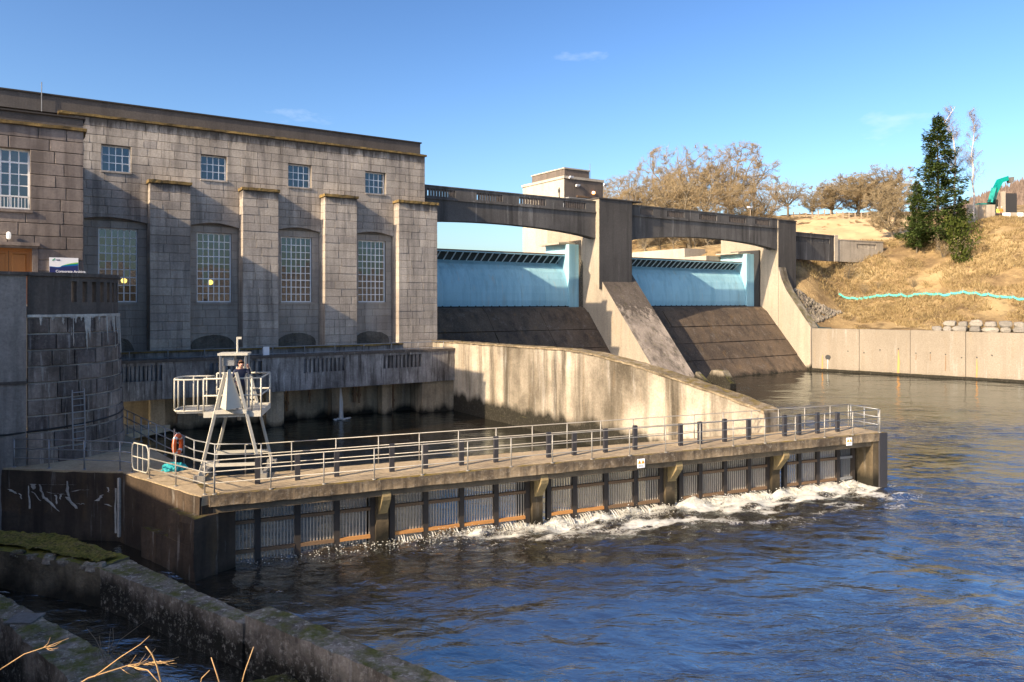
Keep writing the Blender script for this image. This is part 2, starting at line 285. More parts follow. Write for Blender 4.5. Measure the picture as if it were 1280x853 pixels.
# ------------------------------------------------------------------ mesh builder
class MB:
    def __init__(s, fr=WLD): s.v = []; s.f = []; s.mi = []; s.fr = fr; s.cur = 0
    def vs(s, pts):
        i = len(s.v); s.v += [s.fr(*p) for p in pts]; return i
    def face(s, idx): s.f.append(tuple(idx)); s.mi.append(s.cur)
    def poly(s, pts): i = s.vs(pts); s.face(range(i, i+len(pts)))
    def box(s, x0, x1, y0, y1, z0, z1):
        i = s.vs([(x0,y0,z0),(x1,y0,z0),(x1,y1,z0),(x0,y1,z0),(x0,y0,z1),(x1,y0,z1),(x1,y1,z1),(x0,y1,z1)])
        for q in ((0,3,2,1),(4,5,6,7),(0,1,5,4),(1,2,6,5),(2,3,7,6),(3,0,4,7)): s.face([i+k for k in q])
        return s
    def hexa(s, lo, hi):                       # lo, hi: matching rings of points
        n = len(lo); i = s.vs(lo); j = s.vs(hi)
        s.face([i+k for k in reversed(range(n))]); s.face([j+k for k in range(n)])
        for k in range(n): s.face((i+k, i+(k+1) % n, j+(k+1) % n, j+k))
        return s
    def prism_y(s, poly, y0, y1): return s.hexa([(x, y0, z) for x, z in poly], [(x, y1, z) for x, z in poly])
    def prism_x(s, poly, x0, x1): return s.hexa([(x0, y, z) for y, z in poly], [(x1, y, z) for y, z in poly])
    def prism_z(s, poly, z0, z1): return s.hexa([(x, y, z0) for x, y in poly], [(x, y, z1) for x, y in poly])
    def tube(s, pts, r, n=6, cap=True):
        W = [Vector(s.fr(*p)) for p in pts]; rs = r if isinstance(r, (list, tuple)) else [r]*len(W)
        rings = []; prev = None
        for k, p in enumerate(W):
            d = (W[min(k+1, len(W)-1)]-W[max(k-1, 0)])
            if d.length < 1e-6: d = Vector((0, 0, 1))
            d.normalize()
            if prev is None: a = d.orthogonal().normalized()
            else:
                a = prev - d*prev.dot(d)
                a = a.normalized() if a.length > 1e-5 else d.orthogonal().normalized()
            prev = a; b = d.cross(a); i = len(s.v)
            s.v += [tuple(p+(a*math.cos(2*math.pi*q/n)+b*math.sin(2*math.pi*q/n))*rs[k]) for q in range(n)]; rings.append(i)
        for i, j in zip(rings, rings[1:]):
            for q in range(n): s.face((i+q, i+(q+1) % n, j+(q+1) % n, j+q))
        if cap: s.face([rings[0]+q for q in reversed(range(n))]); s.face([rings[-1]+q for q in range(n)])
        return s
    def bar(s, p, q, w, h=None):               # square-section bar between two points
        h = h or w; A = Vector(s.fr(*p)); B = Vector(s.fr(*q)); d = (B-A).normalized()
        up = Vector((0, 0, 1)) if abs(d.z) < .95 else Vector((math.cos(TH), math.sin(TH), 0))
        x = d.cross(up).normalized(); y = x.cross(d); i = len(s.v)
        for c in (A, B):
            for sx, sy in ((-1,-1),(1,-1),(1,1),(-1,1)): s.v.append(tuple(c+x*sx*w/2+y*sy*h/2))
        for k in ((3,2,1,0),(4,5,6,7),(0,1,5,4),(1,2,6,5),(2,3,7,6),(3,0,4,7)): s.face([i+m for m in k])
        return s
    def lathe(s, c, prof, n=16, axis=None):    # prof: (radius, height)
        i0 = len(s.v); c = Vector(c)
        for r, h in prof:
            for q in range(n): s.v.append(tuple(c+Vector((r*math.cos(2*math.pi*q/n), r*math.sin(2*math.pi*q/n), h))))
        for k in range(len(prof)-1):
            for q in range(n): s.face((i0+k*n+q, i0+k*n+(q+1) % n, i0+(k+1)*n+(q+1) % n, i0+(k+1)*n+q))
        s.face([i0+q for q in reversed(range(n))]); s.face([i0+(len(prof)-1)*n+q for q in range(n)])
        return s
    def mesh(s, name, mats, fix=True, smooth=False):
        me = bpy.data.meshes.new(name); me.from_pydata(s.v, [], s.f)
        for m in (mats if isinstance(mats, (list, tuple)) else [mats]): me.materials.append(M[m] if isinstance(m, str) else m)
        if max(s.mi, default=0) > 0: me.polygons.foreach_set('material_index', s.mi)
        if smooth: me.polygons.foreach_set('use_smooth', [True]*len(s.f))
        if fix and len(s.f) < 60000:
            bm = bmesh.new(); bm.from_mesh(me); bmesh.ops.recalc_face_normals(bm, faces=bm.faces); bm.to_mesh(me); bm.free()
        me.update(); return me
    def build(s, name, mats, parent=None, kind=None, fix=True, smooth=False):
        return link(name, s.mesh(name, mats, fix, smooth), parent, kind)
def link(name, me, parent=None, kind=None):
    o = bpy.data.objects.new(name, me); COL.objects.link(o)
    if parent: setpar(o, parent)
    if kind: o['kind'] = kind
    return o
WM = {}
def setpar(o, p):
    o.parent = p; o.matrix_parent_inverse = WM.get(p.name, Matrix.Identity(4)).inverted()
def thing(name, loc, label, cat, group=None, rz=0):
    o = bpy.data.objects.new(name, None); COL.objects.link(o); o.empty_display_size = .3
    o.location = loc; o.rotation_euler = (0, 0, rz); WM[o.name] = Matrix.Translation(loc) @ Matrix.Rotation(rz, 4, 'Z')
    return tag(o, label, cat, group)
def tag(o, label, cat, group=None):
    o['label'] = label; o['category'] = cat
    if group: o['group'] = group
    return o
def copy_tree(root, loc, rz=None, scale=None, label=None):
    r = root.copy(); COL.objects.link(r); r.location = loc
    if rz is not None: r.rotation_euler = (0, 0, rz)
    if scale is not None: r.scale = (scale,)*3 if not isinstance(scale, tuple) else scale
    if label: r['label'] = label
    def rec(src, dst):
        for ch in list(src.children):
            c = ch.copy(); COL.objects.link(c); c.parent = dst; rec(ch, c)
    rec(root, r); return r
def rough(o, cuts, amp, scale=2.0, seed=0.0):
    """weathered concrete: cut the faces up and push the vertices about"""
    from mathutils import noise as mn
    me = o.data; bm = bmesh.new(); bm.from_mesh(me)
    bmesh.ops.remove_doubles(bm, verts=bm.verts, dist=1e-4)
    bmesh.ops.triangulate(bm, faces=[f for f in bm.faces if len(f.verts) > 4])
    for _ in range(60):
        es = [e for e in bm.edges if e.calc_length() > cuts]
        if not es or len(bm.verts) > 40000: break
        bmesh.ops.subdivide_edges(bm, edges=es, cuts=1, use_grid_fill=True)
        bmesh.ops.triangulate(bm, faces=[f for f in bm.faces if len(f.verts) > 4])
    bm.normal_update()
    for v in bm.verts:
        p = v.co*scale+Vector((seed, seed, seed)); v.co += (mn.noise_vector(p)+mn.noise_vector(p*2.7)*.5)*amp
    bm.to_mesh(me); bm.free(); me.update()
    return o

# numpy value noise
def vnoise(x, y, seed=0):
    xi = np.floor(x).astype(np.int64); yi = np.floor(y).astype(np.int64); xf = x-xi; yf = y-yi
    u = xf*xf*xf*(xf*(xf*6-15)+10); v = yf*yf*yf*(yf*(yf*6-15)+10)
    def h(a, b):
        n = (a*374761393+b*668265263+seed*1442695041) & 0x7fffffff
        n = ((n ^ (n >> 13))*1274126177) & 0x7fffffff
        return ((n ^ (n >> 16)) & 0xffff)/65535.0
    return (h(xi, yi)*(1-u)+h(xi+1, yi)*u)*(1-v)+(h(xi, yi+1)*(1-u)+h(xi+1, yi+1)*u)*v
def fbm(x, y, oct=4, seed=0):
    s = 0; a = 1; tot = 0
    for o in range(oct): s = s+a*vnoise(x*2**o, y*2**o, seed+o); tot += a; a *= .5
    return s/tot
def grid_object(name, xs, ys, zf, mat, keep=None, kind='structure', attr=None, smooth=True):
    X, Y = np.meshgrid(xs, ys); Z = zf(X, Y); nx, ny = len(xs), len(ys)
    v = np.stack([X.ravel(), Y.ravel(), Z.ravel()], 1)
    i = np.arange(nx*ny).reshape(ny, nx); q = np.stack([i[:-1, :-1], i[:-1, 1:], i[1:, 1:], i[1:, :-1]], -1).reshape(-1, 4)
    if keep is not None:
        k = keep(X, Y).ravel(); q = q[k[q].all(1)]
        used = np.unique(q); re = -np.ones(len(v), int); re[used] = np.arange(len(used)); v = v[used]; q = re[q]
    else: used = np.arange(len(v))
    me = bpy.data.meshes.new(name); me.vertices.add(len(v)); me.vertices.foreach_set('co', v.ravel())
    me.loops.add(len(q)*4); me.loops.foreach_set('vertex_index', q.ravel()); me.polygons.add(len(q))
    me.polygons.foreach_set('loop_start', np.arange(len(q))*4)
    me.update(calc_edges=True)
    me.polygons.foreach_set('use_smooth', [smooth]*len(q)); me.materials.append(M[mat])
    if attr:
        A = attr[1](X, Y).ravel()[used]; at = me.attributes.new(attr[0], 'FLOAT', 'POINT'); at.data.foreach_set('value', A.astype(np.float32))
    return link(name, me, None, kind)

# ================================================================== LARGE STRUCTURE
# ------------------------------------------------------------------ stone pieces
def block_mesh(name, mat, seed):
    rn = random.Random(seed); j = lambda a: rn.uniform(-a, a); JY, MY = (.008, -.485) if mat == 'stone_butt' else (.05, -.36)
    v = [(-.5,.5,-.5),(.5,.5,-.5),(.5,.5,.5),(-.5,.5,.5)]
    v += [(-.5,MY,-.5),(.5,MY,-.5),(.5,MY,.5),(-.5,MY,.5)]
    v += [(-.485+j(.006),-.5+j(JY),-.465+j(.012)),(.485+j(.006),-.5+j(JY),-.465+j(.012)),(.485+j(.006),-.5+j(JY),.465+j(.012)),(-.485+j(.006),-.5+j(JY),.465+j(.012))]
    f = [(0,3,2,1),(0,1,5,4),(1,2,6,5),(2,3,7,6),(3,0,4,7),(4,5,9,8),(5,6,10,9),(6,7,11,10),(7,4,8,11),(8,9,10,11)]
    f = [tuple(reversed(q)) for q in f]
    me = bpy.data.meshes.new(name); me.from_pydata(v, [], f); me.materials.append(M[mat])
    bm = bmesh.new(); bm.from_mesh(me); bmesh.ops.recalc_face_normals(bm, faces=bm.faces); bm.to_mesh(me); bm.free(); return me
BLK = {}
def blocks(mat):
    if mat not in BLK: BLK[mat] = [block_mesh('stone', mat, i) for i in range(5)]
    return BLK[mat]
def rows(z0, z1, cuts, h):
    zs = sorted({z0, z1, *[c for c in cuts if z0 < c < z1]}); out = []
    for a, b in zip(zs, zs[1:]):
        n = max(1, round((b-a)/h)); out += [(a+(b-a)*i/n, a+(b-a)*(i+1)/n) for i in range(n)]
    return out
def ashlar(a0, a1, z0, z1, holes=(), h=.57, w=(.8, 1.4), seed=1, gap=.016):
    rn = random.Random(seed); out = []
    for r0, r1 in rows(z0, z1, [c for q in holes for c in q[2:]], h):
        iv = [(a0, a1)]
        for (h0, h1, b0, b1) in holes:
            if b0 < r1-.01 and b1 > r0+.01:
                nv = []
                for p, q in iv:
                    if h1 <= p or h0 >= q: nv.append((p, q)); continue
                    if h0-p > .05: nv.append((p, h0))
                    if q-h1 > .05: nv.append((h1, q))
                iv = nv
        for p, q in iv:
            x = p
            while x < q-1e-6:
                ww = rn.uniform(*w); e = x+ww
                if q-e < w[0]*.6: e = q
                e = min(e, q); out.append((x+gap/2, e-gap/2, r0+gap/2, r1-gap/2)); x = e
    return out
class Stones:
    """collects stones of one thing; the 300 largest become parts, the rest one joined part"""
    def __init__(s): s.L = []
    def add(s, parent, mat, p, size, rz): s.L.append((parent, mat, p, size, rz))
    def realise(s, thing_o, limit=300):
        cam_p = Vector((0, 0, CAMZ))
        s.L.sort(key=lambda e: -(e[3][0]*e[3][2])/(Vector(e[2])-cam_p).length_squared)
        rn = random.Random(3)
        for e in s.L[:limit]:
            o = link('stone', rn.choice(blocks(e[1])), e[0]); o.location = e[2]; o.rotation_euler = (0, 0, e[4]); o.scale = e[3]
        by = {}
        for e in s.L[limit:]: by.setdefault(e[1], []).append(e)
        for mat, L in by.items():
            mb = MB()
            for e in L:
                me = rn.choice(blocks(mat)); T = Matrix.Translation(e[2]) @ Matrix.Rotation(e[4], 4, 'Z') @ Matrix.Diagonal((*e[3], 1)); i = len(mb.v)
                mb.v += [tuple(T @ v.co) for v in me.vertices]
                for p in me.polygons: mb.face([i+k for k in p.vertices])
            mb.build('stone_courses', mat, thing_o, 'stuff', fix=False)
def holed(mb, a0, a1, z0, z1, holes, D0, D1):
    A = sorted({a0, a1, *[x for h in holes for x in h[:2] if a0 < x < a1]}); Z = sorted({z0, z1, *[x for h in holes for x in h[2:] if z0 < x < z1]})
    for p, q in zip(A, A[1:]):
        for b, c in zip(Z, Z[1:]):
            m, n = (p+q)/2, (b+c)/2
            if not any(h[0] < m < h[1] and h[2] < n < h[3] for h in holes): mb.box(p, q, D0, D1, b, c)
PANE = None
def window(th, a0, a1, z0, z1, D, cols, nrows, heavy_c=(), heavy_r=(), fw=.085, bw=.052, parent_name='window'):
    global PANE
    fr = MB(DAM)
    fr.box(a0, a0+fw, D, D+.1, z0, z1); fr.box(a1-fw, a1, D, D+.1, z0, z1); fr.box(a0+fw, a1-fw, D, D+.1, z1-fw, z1); fr.box(a0+fw, a1-fw, D, D+.1, z0, z0+fw)
    w = fr.build(parent_name, 'frame_white', th)
    gb = MB(DAM); cw = (a1-a0-2*fw)/cols; rh = (z1-z0-2*fw)/nrows
    for c in range(1, cols):
        k = .075 if c in heavy_c else bw; x = a0+fw+c*cw; gb.box(x-k/2, x+k/2, D+.015, D+.075, z0+fw, z1-fw)
    for r in range(1, nrows):
        k = .075 if r in heavy_r else bw; z = z0+fw+r*rh; gb.box(a0+fw, a1-fw, D+.012, D+.078, z-k/2, z+k/2)
    gb.build('glazing_bar', 'frame_white', w)
    if PANE is None: PANE = MB().box(-.5, .5, -.5, .5, -.5, .5).mesh('pane', 'glass')
    rn = random.Random(int(a0*100)+int(z0*10))
    for c in range(cols):
        for r in range(nrows):
            o = link('pane', PANE, w); o.location = DAM(a0+fw+(c+.5)*cw, D+.05, z0+fw+(r+.5)*rh); o.scale = (cw, .006, rh)
            o.rotation_euler = (rn.gauss(0, .0035), 0, TH+rn.gauss(0, .0035))
    return w

# ------------------------------------------------------------------ power station
st = thing('power_station', DAM(15.5, 57, 4.6), 'long grey stone power station hall with four buttresses and gridded windows', 'building')
SS = Stones()
BUT = [(7.26, 9.84), (13.35, 15.92), (19.45, 22.05), (25.62, 29.15)]
BAY = [(2.61, 7.26), (9.84, 13.35), (15.92, 19.45), (22.05, 25.62)]
SW = [(5.35-.88, 5.35+.88, 17.42, 19.18), (11.6-.88, 11.6+.88, 17.42, 19.18), (17.84-.88, 17.84+.88, 17.42, 19.18), (24.05-.88, 24.05+.88, 17.42, 19.18)]
TW = [(c-1.19, c+1.19, 8.6, 13.62) for c in (5.5, 11.7, 17.72, 23.9)]
wl = MB(DAM)
holed(wl, 2.61, 28.5, 14.5, 20.9, SW, 56.64, 57.6)
holed(wl, 2.61, 28.5, 3.6, 14.46, TW, 57.0, 57.62)
wl.box(28.3, 28.5, 57.62, 74, 3.6, 22.0); wl.box(-10, 2.6, 57.1, 57.6, 17, 20.9); wl.box(-10, 28.3, 73.7, 74, 3.6, 22.0)
wall = wl.build('wall', 'mortar', st)
for x0, x1, z0, z1 in ashlar(2.62, 28.5, 14.5, 20.9, SW + [(b[0]-.02, b[1]+.02, 14.5, 16.7) for b in BUT], seed=11): SS.add(wall, 'stone', DAM((x0+x1)/2, 56.65, (z0+z1)/2), (x1-x0, .16, z1-z0), TH)
for i, (b, w) in enumerate(zip(BAY, TW)):
    for x0, x1, z0, z1 in ashlar(b[0]+.01, b[1]-.01, 5.2, 14.1, [w], h=.6, w=(.9, 1.5), seed=20+i): SS.add(wall, 'stone_niche', DAM((x0+x1)/2, 57.0, (z0+z1)/2), (x1-x0, .12, z1-z0), TH)
    n = 12; arc = [(b[0]+(b[1]-b[0])*k/n, 14.02+.30*math.sin(math.pi*k/n)) for k in range(n+1)]
    l = MB(DAM); l.prism_y([(b[1], 14.5), (b[0], 14.5)] + arc, 56.56, 57.02); l.build('arched_lintel', 'stone', st)
    s = MB(DAM); s.box(w[0]-.12, w[1]+.12, 56.86, 57.1, w[2]-.16, w[2]-.01); s.build('window_sill', 'stone_niche', st)
    q = MB(DAM); n = 14; R = 1.5; c = (b[0]+b[1])/2
    q.prism_y([(c-R, 5.2)] + [(c-R*math.cos(math.pi*k/n), 5.5+.75*math.sin(math.pi*k/n)) for k in range(n+1)] + [(c+R, 5.2)], 56.86, 57.0)
    rough(q.build('rough_infill', 'stone_infill', st), .2, .06, 2.5)
for i, w in enumerate(TW): window(st, *w, 57.18, 6, 9, (2, 4), (3, 6))
for i, w in enumerate(SW): window(st, *w, 56.98, 4, 3, (), ())
for w in SW:
    s = MB(DAM); s.box(w[0]-.05, w[1]+.05, 56.5, 56.9, w[2]-.12, w[2]-.005); s.build('window_sill', 'stone', st)
for i, (b0, b1) in enumerate(BUT):
    m = MB(DAM); m.box(b0+.05, b1-.05, 55.62, 57.05, 3.6, 16.7); bt = m.build('buttress', 'mortar', st)
    for x0, x1, z0, z1 in ashlar(b0, b1, 4.3, 16.72, h=.585, w=(.75, 1.35), seed=40+i): SS.add(bt, 'stone_butt', DAM((x0+x1)/2, 56.27, (z0+z1)/2), (x1-x0, 1.42, z1-z0), TH)
    m = MB(DAM); m.box(b0-.08, b1+.08, 55.42, 56.62, 16.72, 16.93); cp = m.build('mossy_cap', 'moss_cap', st); rough(cp, .25, .035, 3)
m = MB(DAM); m.box(2.0, 28.62, 56.42, 57.5, 20.9, 21.06); rough(m.build('cornice', 'moss_cap', st), .5, .03, 3)
m = MB(DAM); m.box(-12, 28.45, 57.35, 58, 21.06, 22.15); m.build('roof_parapet', 'dark_band', st)
m = MB(DAM); m.box(-12, 28.55, 57.25, 58.1, 22.15, 22.24); m.build('parapet_coping', 'steel_dark', st)
m = MB(DAM); m.box(-12, 28.4, 58.0, 74, 21.2, 21.5); m.build('roof', 'dark_band', st)
m = MB(DAM); m.box(-10, 28.2, 63, 63.2, 3.6, 21); m.box(-10, 28.2, 57.65, 63, 5.0, 5.2); m.box(-10, 28.2, 57.65, 63, 15.4, 15.6); m.build('interior_room', 'interior', st)
m = MB(DAM); m.tube([(a_at(52, 57.3), 57.2, 21), (a_at(52, 57.3), 57.2, 22.9)], .03, 5); m.build('roof_aerial', 'galv', st)
SS.realise(st)
for i, (px, py) in enumerate(((155, 351), (263, 353))):
    D = 58.6; p = DAM(a_at(px, D), D, z_at(px, py, D))
    lt = thing('pendant_lamp', (p[0], p[1], p[2]), ['glowing yellow pendant lamp behind the tall window nearest the entrance wing', 'glowing yellow pendant lamp behind the second tall window from the wing'][i], 'lamp', 'lamps inside the turbine hall')
    m = MB(); m.lathe(p, [(.03, .18), (.16, .1), (.2, 0), (.16, -.12), (.03, -.2)], 12); m.build('globe', 'lamp_warm', lt)
    m = MB(); m.tube([(p[0], p[1], p[2]+.18), (p[0], p[1], 15.3)], .015, 5); m.build('cord', 'black', lt)

# ------------------------------------------------------------------ entrance wing
wg = thing('entrance_wing', DAM(-3, 43, 8.5), 'dark stone entrance wing with white window and brown door at left edge', 'building')
WS = Stones(); WD = 43.0
ww = (-2.0, .35, 13.06, 16.0); dd = (-1.45, .43, 8.5, 11.2)
m = MB(DAM); holed(m, -14, 2.55, 2.0, 17.15, [ww, dd], WD+.03, WD+.6); m.box(2.2, 2.55, WD+.6, 57.2, 2.0, 17.15); wwall = m.build('wall', 'mortar', wg)
for x0, x1, z0, z1 in ashlar(-7, 2.61, 8.4, 17.15, [ww, dd], h=.58, w=(1.0, 1.75), seed=77, gap=.026): WS.add(wwall, 'stone_wing', DAM((x0+x1)/2, WD+.04, (z0+z1)/2), (x1-x0, .14, z1-z0), TH)
for x0, x1, z0, z1 in ashlar(WD+.13, 57, 8.4, 17.15, [], h=.58, w=(1.2, 1.9), seed=78, gap=.026): WS.add(wwall, 'stone_wing', DAM(2.55, (x0+x1)/2, (z0+z1)/2), (x1-x0, .14, z1-z0), TH+math.pi/2)
WS.realise(wg)
window(wg, *ww, WD+.28, 6, 5, (2, 4), (4,), fw=.09, bw=.045)
m = MB(DAM); m.box(ww[0]-.1, ww[1]+.12, WD-.12, WD+.4, ww[2]-.13, ww[2]-.005); m.build('window_sill', 'stone_wing', wg)
m = MB(DAM)
for z in (ww[2]+.05, ww[2]+.62): m.box(ww[0], ww[1], WD+.12, WD+.17, z, z+.06)
for k in range(17): x = ww[0]+.06+k*(ww[1]-ww[0]-.12)/16; m.box(x-.015, x+.015, WD+.13, WD+.16, ww[2]+.11, ww[2]+.62)
m.build('window_guard_rail', 'white_paint', wg)
dr = MB(DAM); dr.box(dd[0], dd[0]+.1, WD+.2, WD+.42, dd[2], dd[3]); dr.box(dd[1]-.1, dd[1], WD+.2, WD+.42, dd[2], dd[3]); dr.box(dd[0]+.1, dd[1]-.1, WD+.2, WD+.42, dd[3]-.1, dd[3]); dro = dr.build('door_frame', 'wood_door', wg)
for k in range(2):
    x0 = dd[0]+.1+k*.84; m = MB(DAM); m.box(x0+.01, x0+.83, WD+.3, WD+.36, dd[2], dd[3]-.1); lf = m.build('door_leaf', 'wood_door', wg)
    for z0, z1 in ((dd[2]+.2, dd[2]+1.1), (dd[2]+1.25, dd[3]-.25)):
        m = MB(DAM); m.hexa([(x0+.12, WD+.3, z0), (x0+.72, WD+.3, z0), (x0+.72, WD+.3, z1), (x0+.12, WD+.3, z1)], [(x0+.17, WD+.265, z0+.05), (x0+.67, WD+.265, z0+.05), (x0+.67, WD+.265, z1-.05), (x0+.17, WD+.265, z1-.05)]); m.build('door_panel', 'wood_door', lf)
m = MB(DAM); m.box(dd[0]-.35, dd[1]+.32, WD-.22, WD+.02, dd[3]+.12, dd[3]+.28); m.box(dd[0]-.28, dd[1]+.25, WD-.14, WD+.02, dd[3]+.02, dd[3]+.12); m.box(dd[1]+.02, dd[1]+.25, WD-.09, WD+.02, dd[2], dd[3]+.02); m.build('door_surround', 'stone_wing', wg)
m = MB(); p = DAM(-.5, WD-.18, 11.8); m.lathe(p, [(.03, -.2), (.08, -.17), (.1, 0), (.08, .12), (.03, .16)], 12); m.build('globe_light', 'globe', wg)
m = MB(DAM); m.box(-14, 2.75, WD-.15, 57.1, 17.15, 17.3); rough(m.build('cornice', 'moss_cap', wg), .6, .03, 3)
m = MB(DAM); m.box(-14, 2.6, WD+.25, 57.2, 17.3, 17.82); m.build('roof_fascia', 'dark_band', wg)
m = MB(DAM); m.box(-14, 2.7, WD+.15, 57.2, 17.82, 17.9); m.build('roof_edge', 'steel_dark', wg)
# sign on the wing wall
sg = thing('wall_sign', DAM(1.6, WD-.1, 9.9), 'white and navy information sign with green wave and logo beside the brown door', 'sign')
sa0, sa1 = a_at(61.5, 42.85), a_at(98, 42.85); sz0, sz1 = 9.98, 10.80; sw = sa1-sa0; sh = sz1-sz0; SD = WD-.1
m = MB(DAM); m.box(sa0, sa1, SD, SD+.05, sz0, sz1); m.build('panel', 'sign_white', sg)
def wave(lo, hi, mat, name, d):
    m = MB(DAM); n = 16; pl = [(sa0+.01+(sw-.02)*k/n, sz0+.01+(sh-.02)*lo(k/n)) for k in range(n+1)]; ph = [(sa0+.01+(sw-.02)*k/n, sz0+.01+(sh-.02)*hi(k/n)) for k in range(n+1)]
    for k in range(n): m.hexa([(pl[k][0], SD-.002, pl[k][1]), (pl[k+1][0], SD-.002, pl[k+1][1]), (ph[k+1][0], SD-.002, ph[k+1][1]), (ph[k][0], SD-.002, ph[k][1])], [(pl[k][0], SD-d, pl[k][1]), (pl[k+1][0], SD-d, pl[k+1][1]), (ph[k+1][0], SD-d, ph[k+1][1]), (ph[k][0], SD-d, ph[k][1])])
    m.build(name, mat, sg)
f0 = lambda u: .44-.06*math.sin(u*3.1)*(u < .4)+.16*max(0, u-.3)
f1 = lambda u: .47-.06*math.sin(u*3.1)*(u < .4)+.22*max(0, u-.25)
f2 = lambda u: f1(u)+.24*max(0, u-.35)*(1.35-u)
f3 = lambda u: f2(u)+.26*max(0, u-.5)*(1.45-u)
wave(lambda u: 0, f0, 'sign_navy', 'navy_band', .006); wave(f0, f1, 'sign_blue', 'blue_wave', .006)
wave(f1, f2, 'sign_green', 'green_wave', .006); wave(f2, f3, 'sign_lime', 'lime_wave', .006)
def text(body, size, a, D, z, mat, parent, name='lettering', rz=TH, fr=DAM):
    cu = bpy.data.curves.new(name, 'FONT'); cu.body = body; cu.size = size; cu.extrude = .002; cu.offset = size*.02
    o = bpy.data.objects.new(name, cu); COL.objects.link(o)
    me = bpy.data.meshes.new_from_object(o.evaluated_get(bpy.context.evaluated_depsgraph_get())); bpy.data.objects.remove(o)
    me.materials.clear(); me.materials.append(M[mat])
    me.transform(Matrix.Translation(fr(a, D, z)) @ Matrix.Rotation(rz, 4, 'Z') @ Matrix.Rotation(math.pi/2, 4, 'X')); return link(name, me, parent)
text('Corporate Archive', .165, sa0+.27, SD-.012, sz0+.09, 'sign_white', sg)
text('sse', .13, sa0+.3, SD-.006, sz0+.67, 'sign_navy', sg)
m = MB(DAM)
for dx in (0, .06): m.prism_y([(sa0+.12+dx, sz0+.66), (sa0+.17+dx, sz0+.66+dx), (sa0+.2+dx, sz0+.74+dx*.5), (sa0+.15+dx, sz0+.72+dx)], SD-.008, SD-.001)
m.build('logo', 'sign_green', sg)

# ------------------------------------------------------------------ terrace along the station front
tr = thing('terrace', DAM(16, 52, 2.4), 'stained grey concrete terrace with slotted parapet below the station', 'terrace')
TD = 51.8; A1 = 29.08; A0 = 1.2
m = MB(DAM); m.box(A0, A1, TD+.02, 55.6, 2.42, 3.3); m.build('slab', 'terrace', tr)
GR = [(a_at(150, TD), a_at(203, TD)), (a_at(262, TD), a_at(328, TD)), (a_at(380, TD), a_at(432, TD)), (a_at(479, TD), a_at(527, TD))]
m = MB(DAM); holed(m, A0, A1, 2.42, 4.78, [(g[0], g[1], 3.62, 4.6) for g in GR], TD, TD+.45); pp = m.build('parapet', 'terrace', tr)
for g in GR:
    n = 10
    for k in range(n-1):
        x = g[0]+(g[1]-g[0])*(k+1)/n; m = MB(DAM); m.box(x-.08, x+.08, TD+.1, TD+.34, 3.62, 4.6); m.build('baluster', 'terrace', pp)
m = MB(DAM); m.box(A0, A1+.06, TD-.08, TD+.55, 4.78, 4.95); rough(m.build('coping', 'bastion_dark', tr), .6, .02, 2)
m = MB(DAM); m.box(2.7, 25.6, 54.7, 55.3, 3.3, 5.2); m.box(2.7, 29.1, 55.3, 57, 3.3, 4.45); m.build('plinth_wall', 'terrace', tr)
m = MB(DAM); m.box(2.7, 25.6, 54.6, 55.4, 5.2, 5.32); rough(m.build('plinth_coping', 'moss_cap', tr), .5, .04, 2)
m = MB(DAM); m.box(A0, A1, 54.2, 54.8, -2, 2.42); m.build('back_wall', 'undercroft', tr)
for px0, px1, d in ((188, 206, .9), (333, 355, .15), (415, 427, 1.2), (478, 490, 1.2)):
    a0, a1 = a_at(px0, TD+d), a_at(px1, TD+d); m = MB(DAM); m.box(a0, a1, TD+d, TD+d+.9, -2, 2.42); m.build('pillar', 'undercroft', tr)
m = MB(DAM); m.box(a_at(528, TD+.2), A1-.02, TD+.2, 54.2, -2, 2.42); m.build('end_pillar', 'undercroft', tr)
for px, z0, z1, r in ((359, .7, 2.4, .09), (387, 1.2, 2.4, .06), (443, 1.0, 2.4, .12), (449, .9, 2.4, .08), (491, .3, 2.4, .09), (221, .5, 2.4, .07)):
    a = a_at(px, 53.9); m = MB(DAM); m.tube([(a, 53.9, z0), (a, 53.9, z1)], r, 8); m.lathe(DAM(a, 53.9, z0+.5), [(r*1.6, 0), (r*1.7, .1), (r*1.6, .2)], 8); m.build('drain_pipe', 'rust_beam', tr)
def railing(th, pts, fr, heights, every, r=.024, pr=.026, mat='galv', posts=True, h=None):
    """rails along a polyline of (x, y, z-base); each post a part"""
    for hh in heights:
        m = MB(fr); m.tube([(p[0], p[1], p[2]+hh) for p in pts], r, 6); m.build('rail', mat, th, smooth=True)
    if posts:
        for (p, q) in zip(pts, pts[1:]):
            L = math.dist(p, q); n = max(1, round(L/every))
            for k in range(n+1 if q == pts[-1] else n):
                x = [p[j]+(q[j]-p[j])*k/n for j in range(3)]; m = MB(fr); m.tube([x, (x[0], x[1], x[2]+(h or heights[0])+.01)], pr, 6); m.lathe(fr(*x), [(.07, 0), (.07, .02), (.03, .03)], 8); m.build('post', mat, th, smooth=True)
tr2 = thing('terrace_railing', DAM(16, 53.6, 4.4), 'thin galvanised tube railing along the top of the terrace parapet', 'railing')
railing(tr2, [(A0, TD+.3, 4.95), (A1-1.2, TD+.3, 4.95), (A1-.3, TD+.3, 4.95)], DAM, (.55, .08), 2.3, r=.028)
bxs = thing('terrace_cabinet', DAM(a_at(332, 53), 53, 4.95), 'small white cabinet on the terrace behind the gantry', 'cabinet')
a = a_at(332, 52.2); m = MB(DAM); m.box(a-.2, a+.2, TD+.2, TD+.5, 4.96, 5.55); m.build('body', 'sign_white', bxs); m = MB(DAM); m.box(a-.24, a+.24, TD+.16, TD+.54, 5.55, 5.6); m.build('lid', 'galv', bxs)
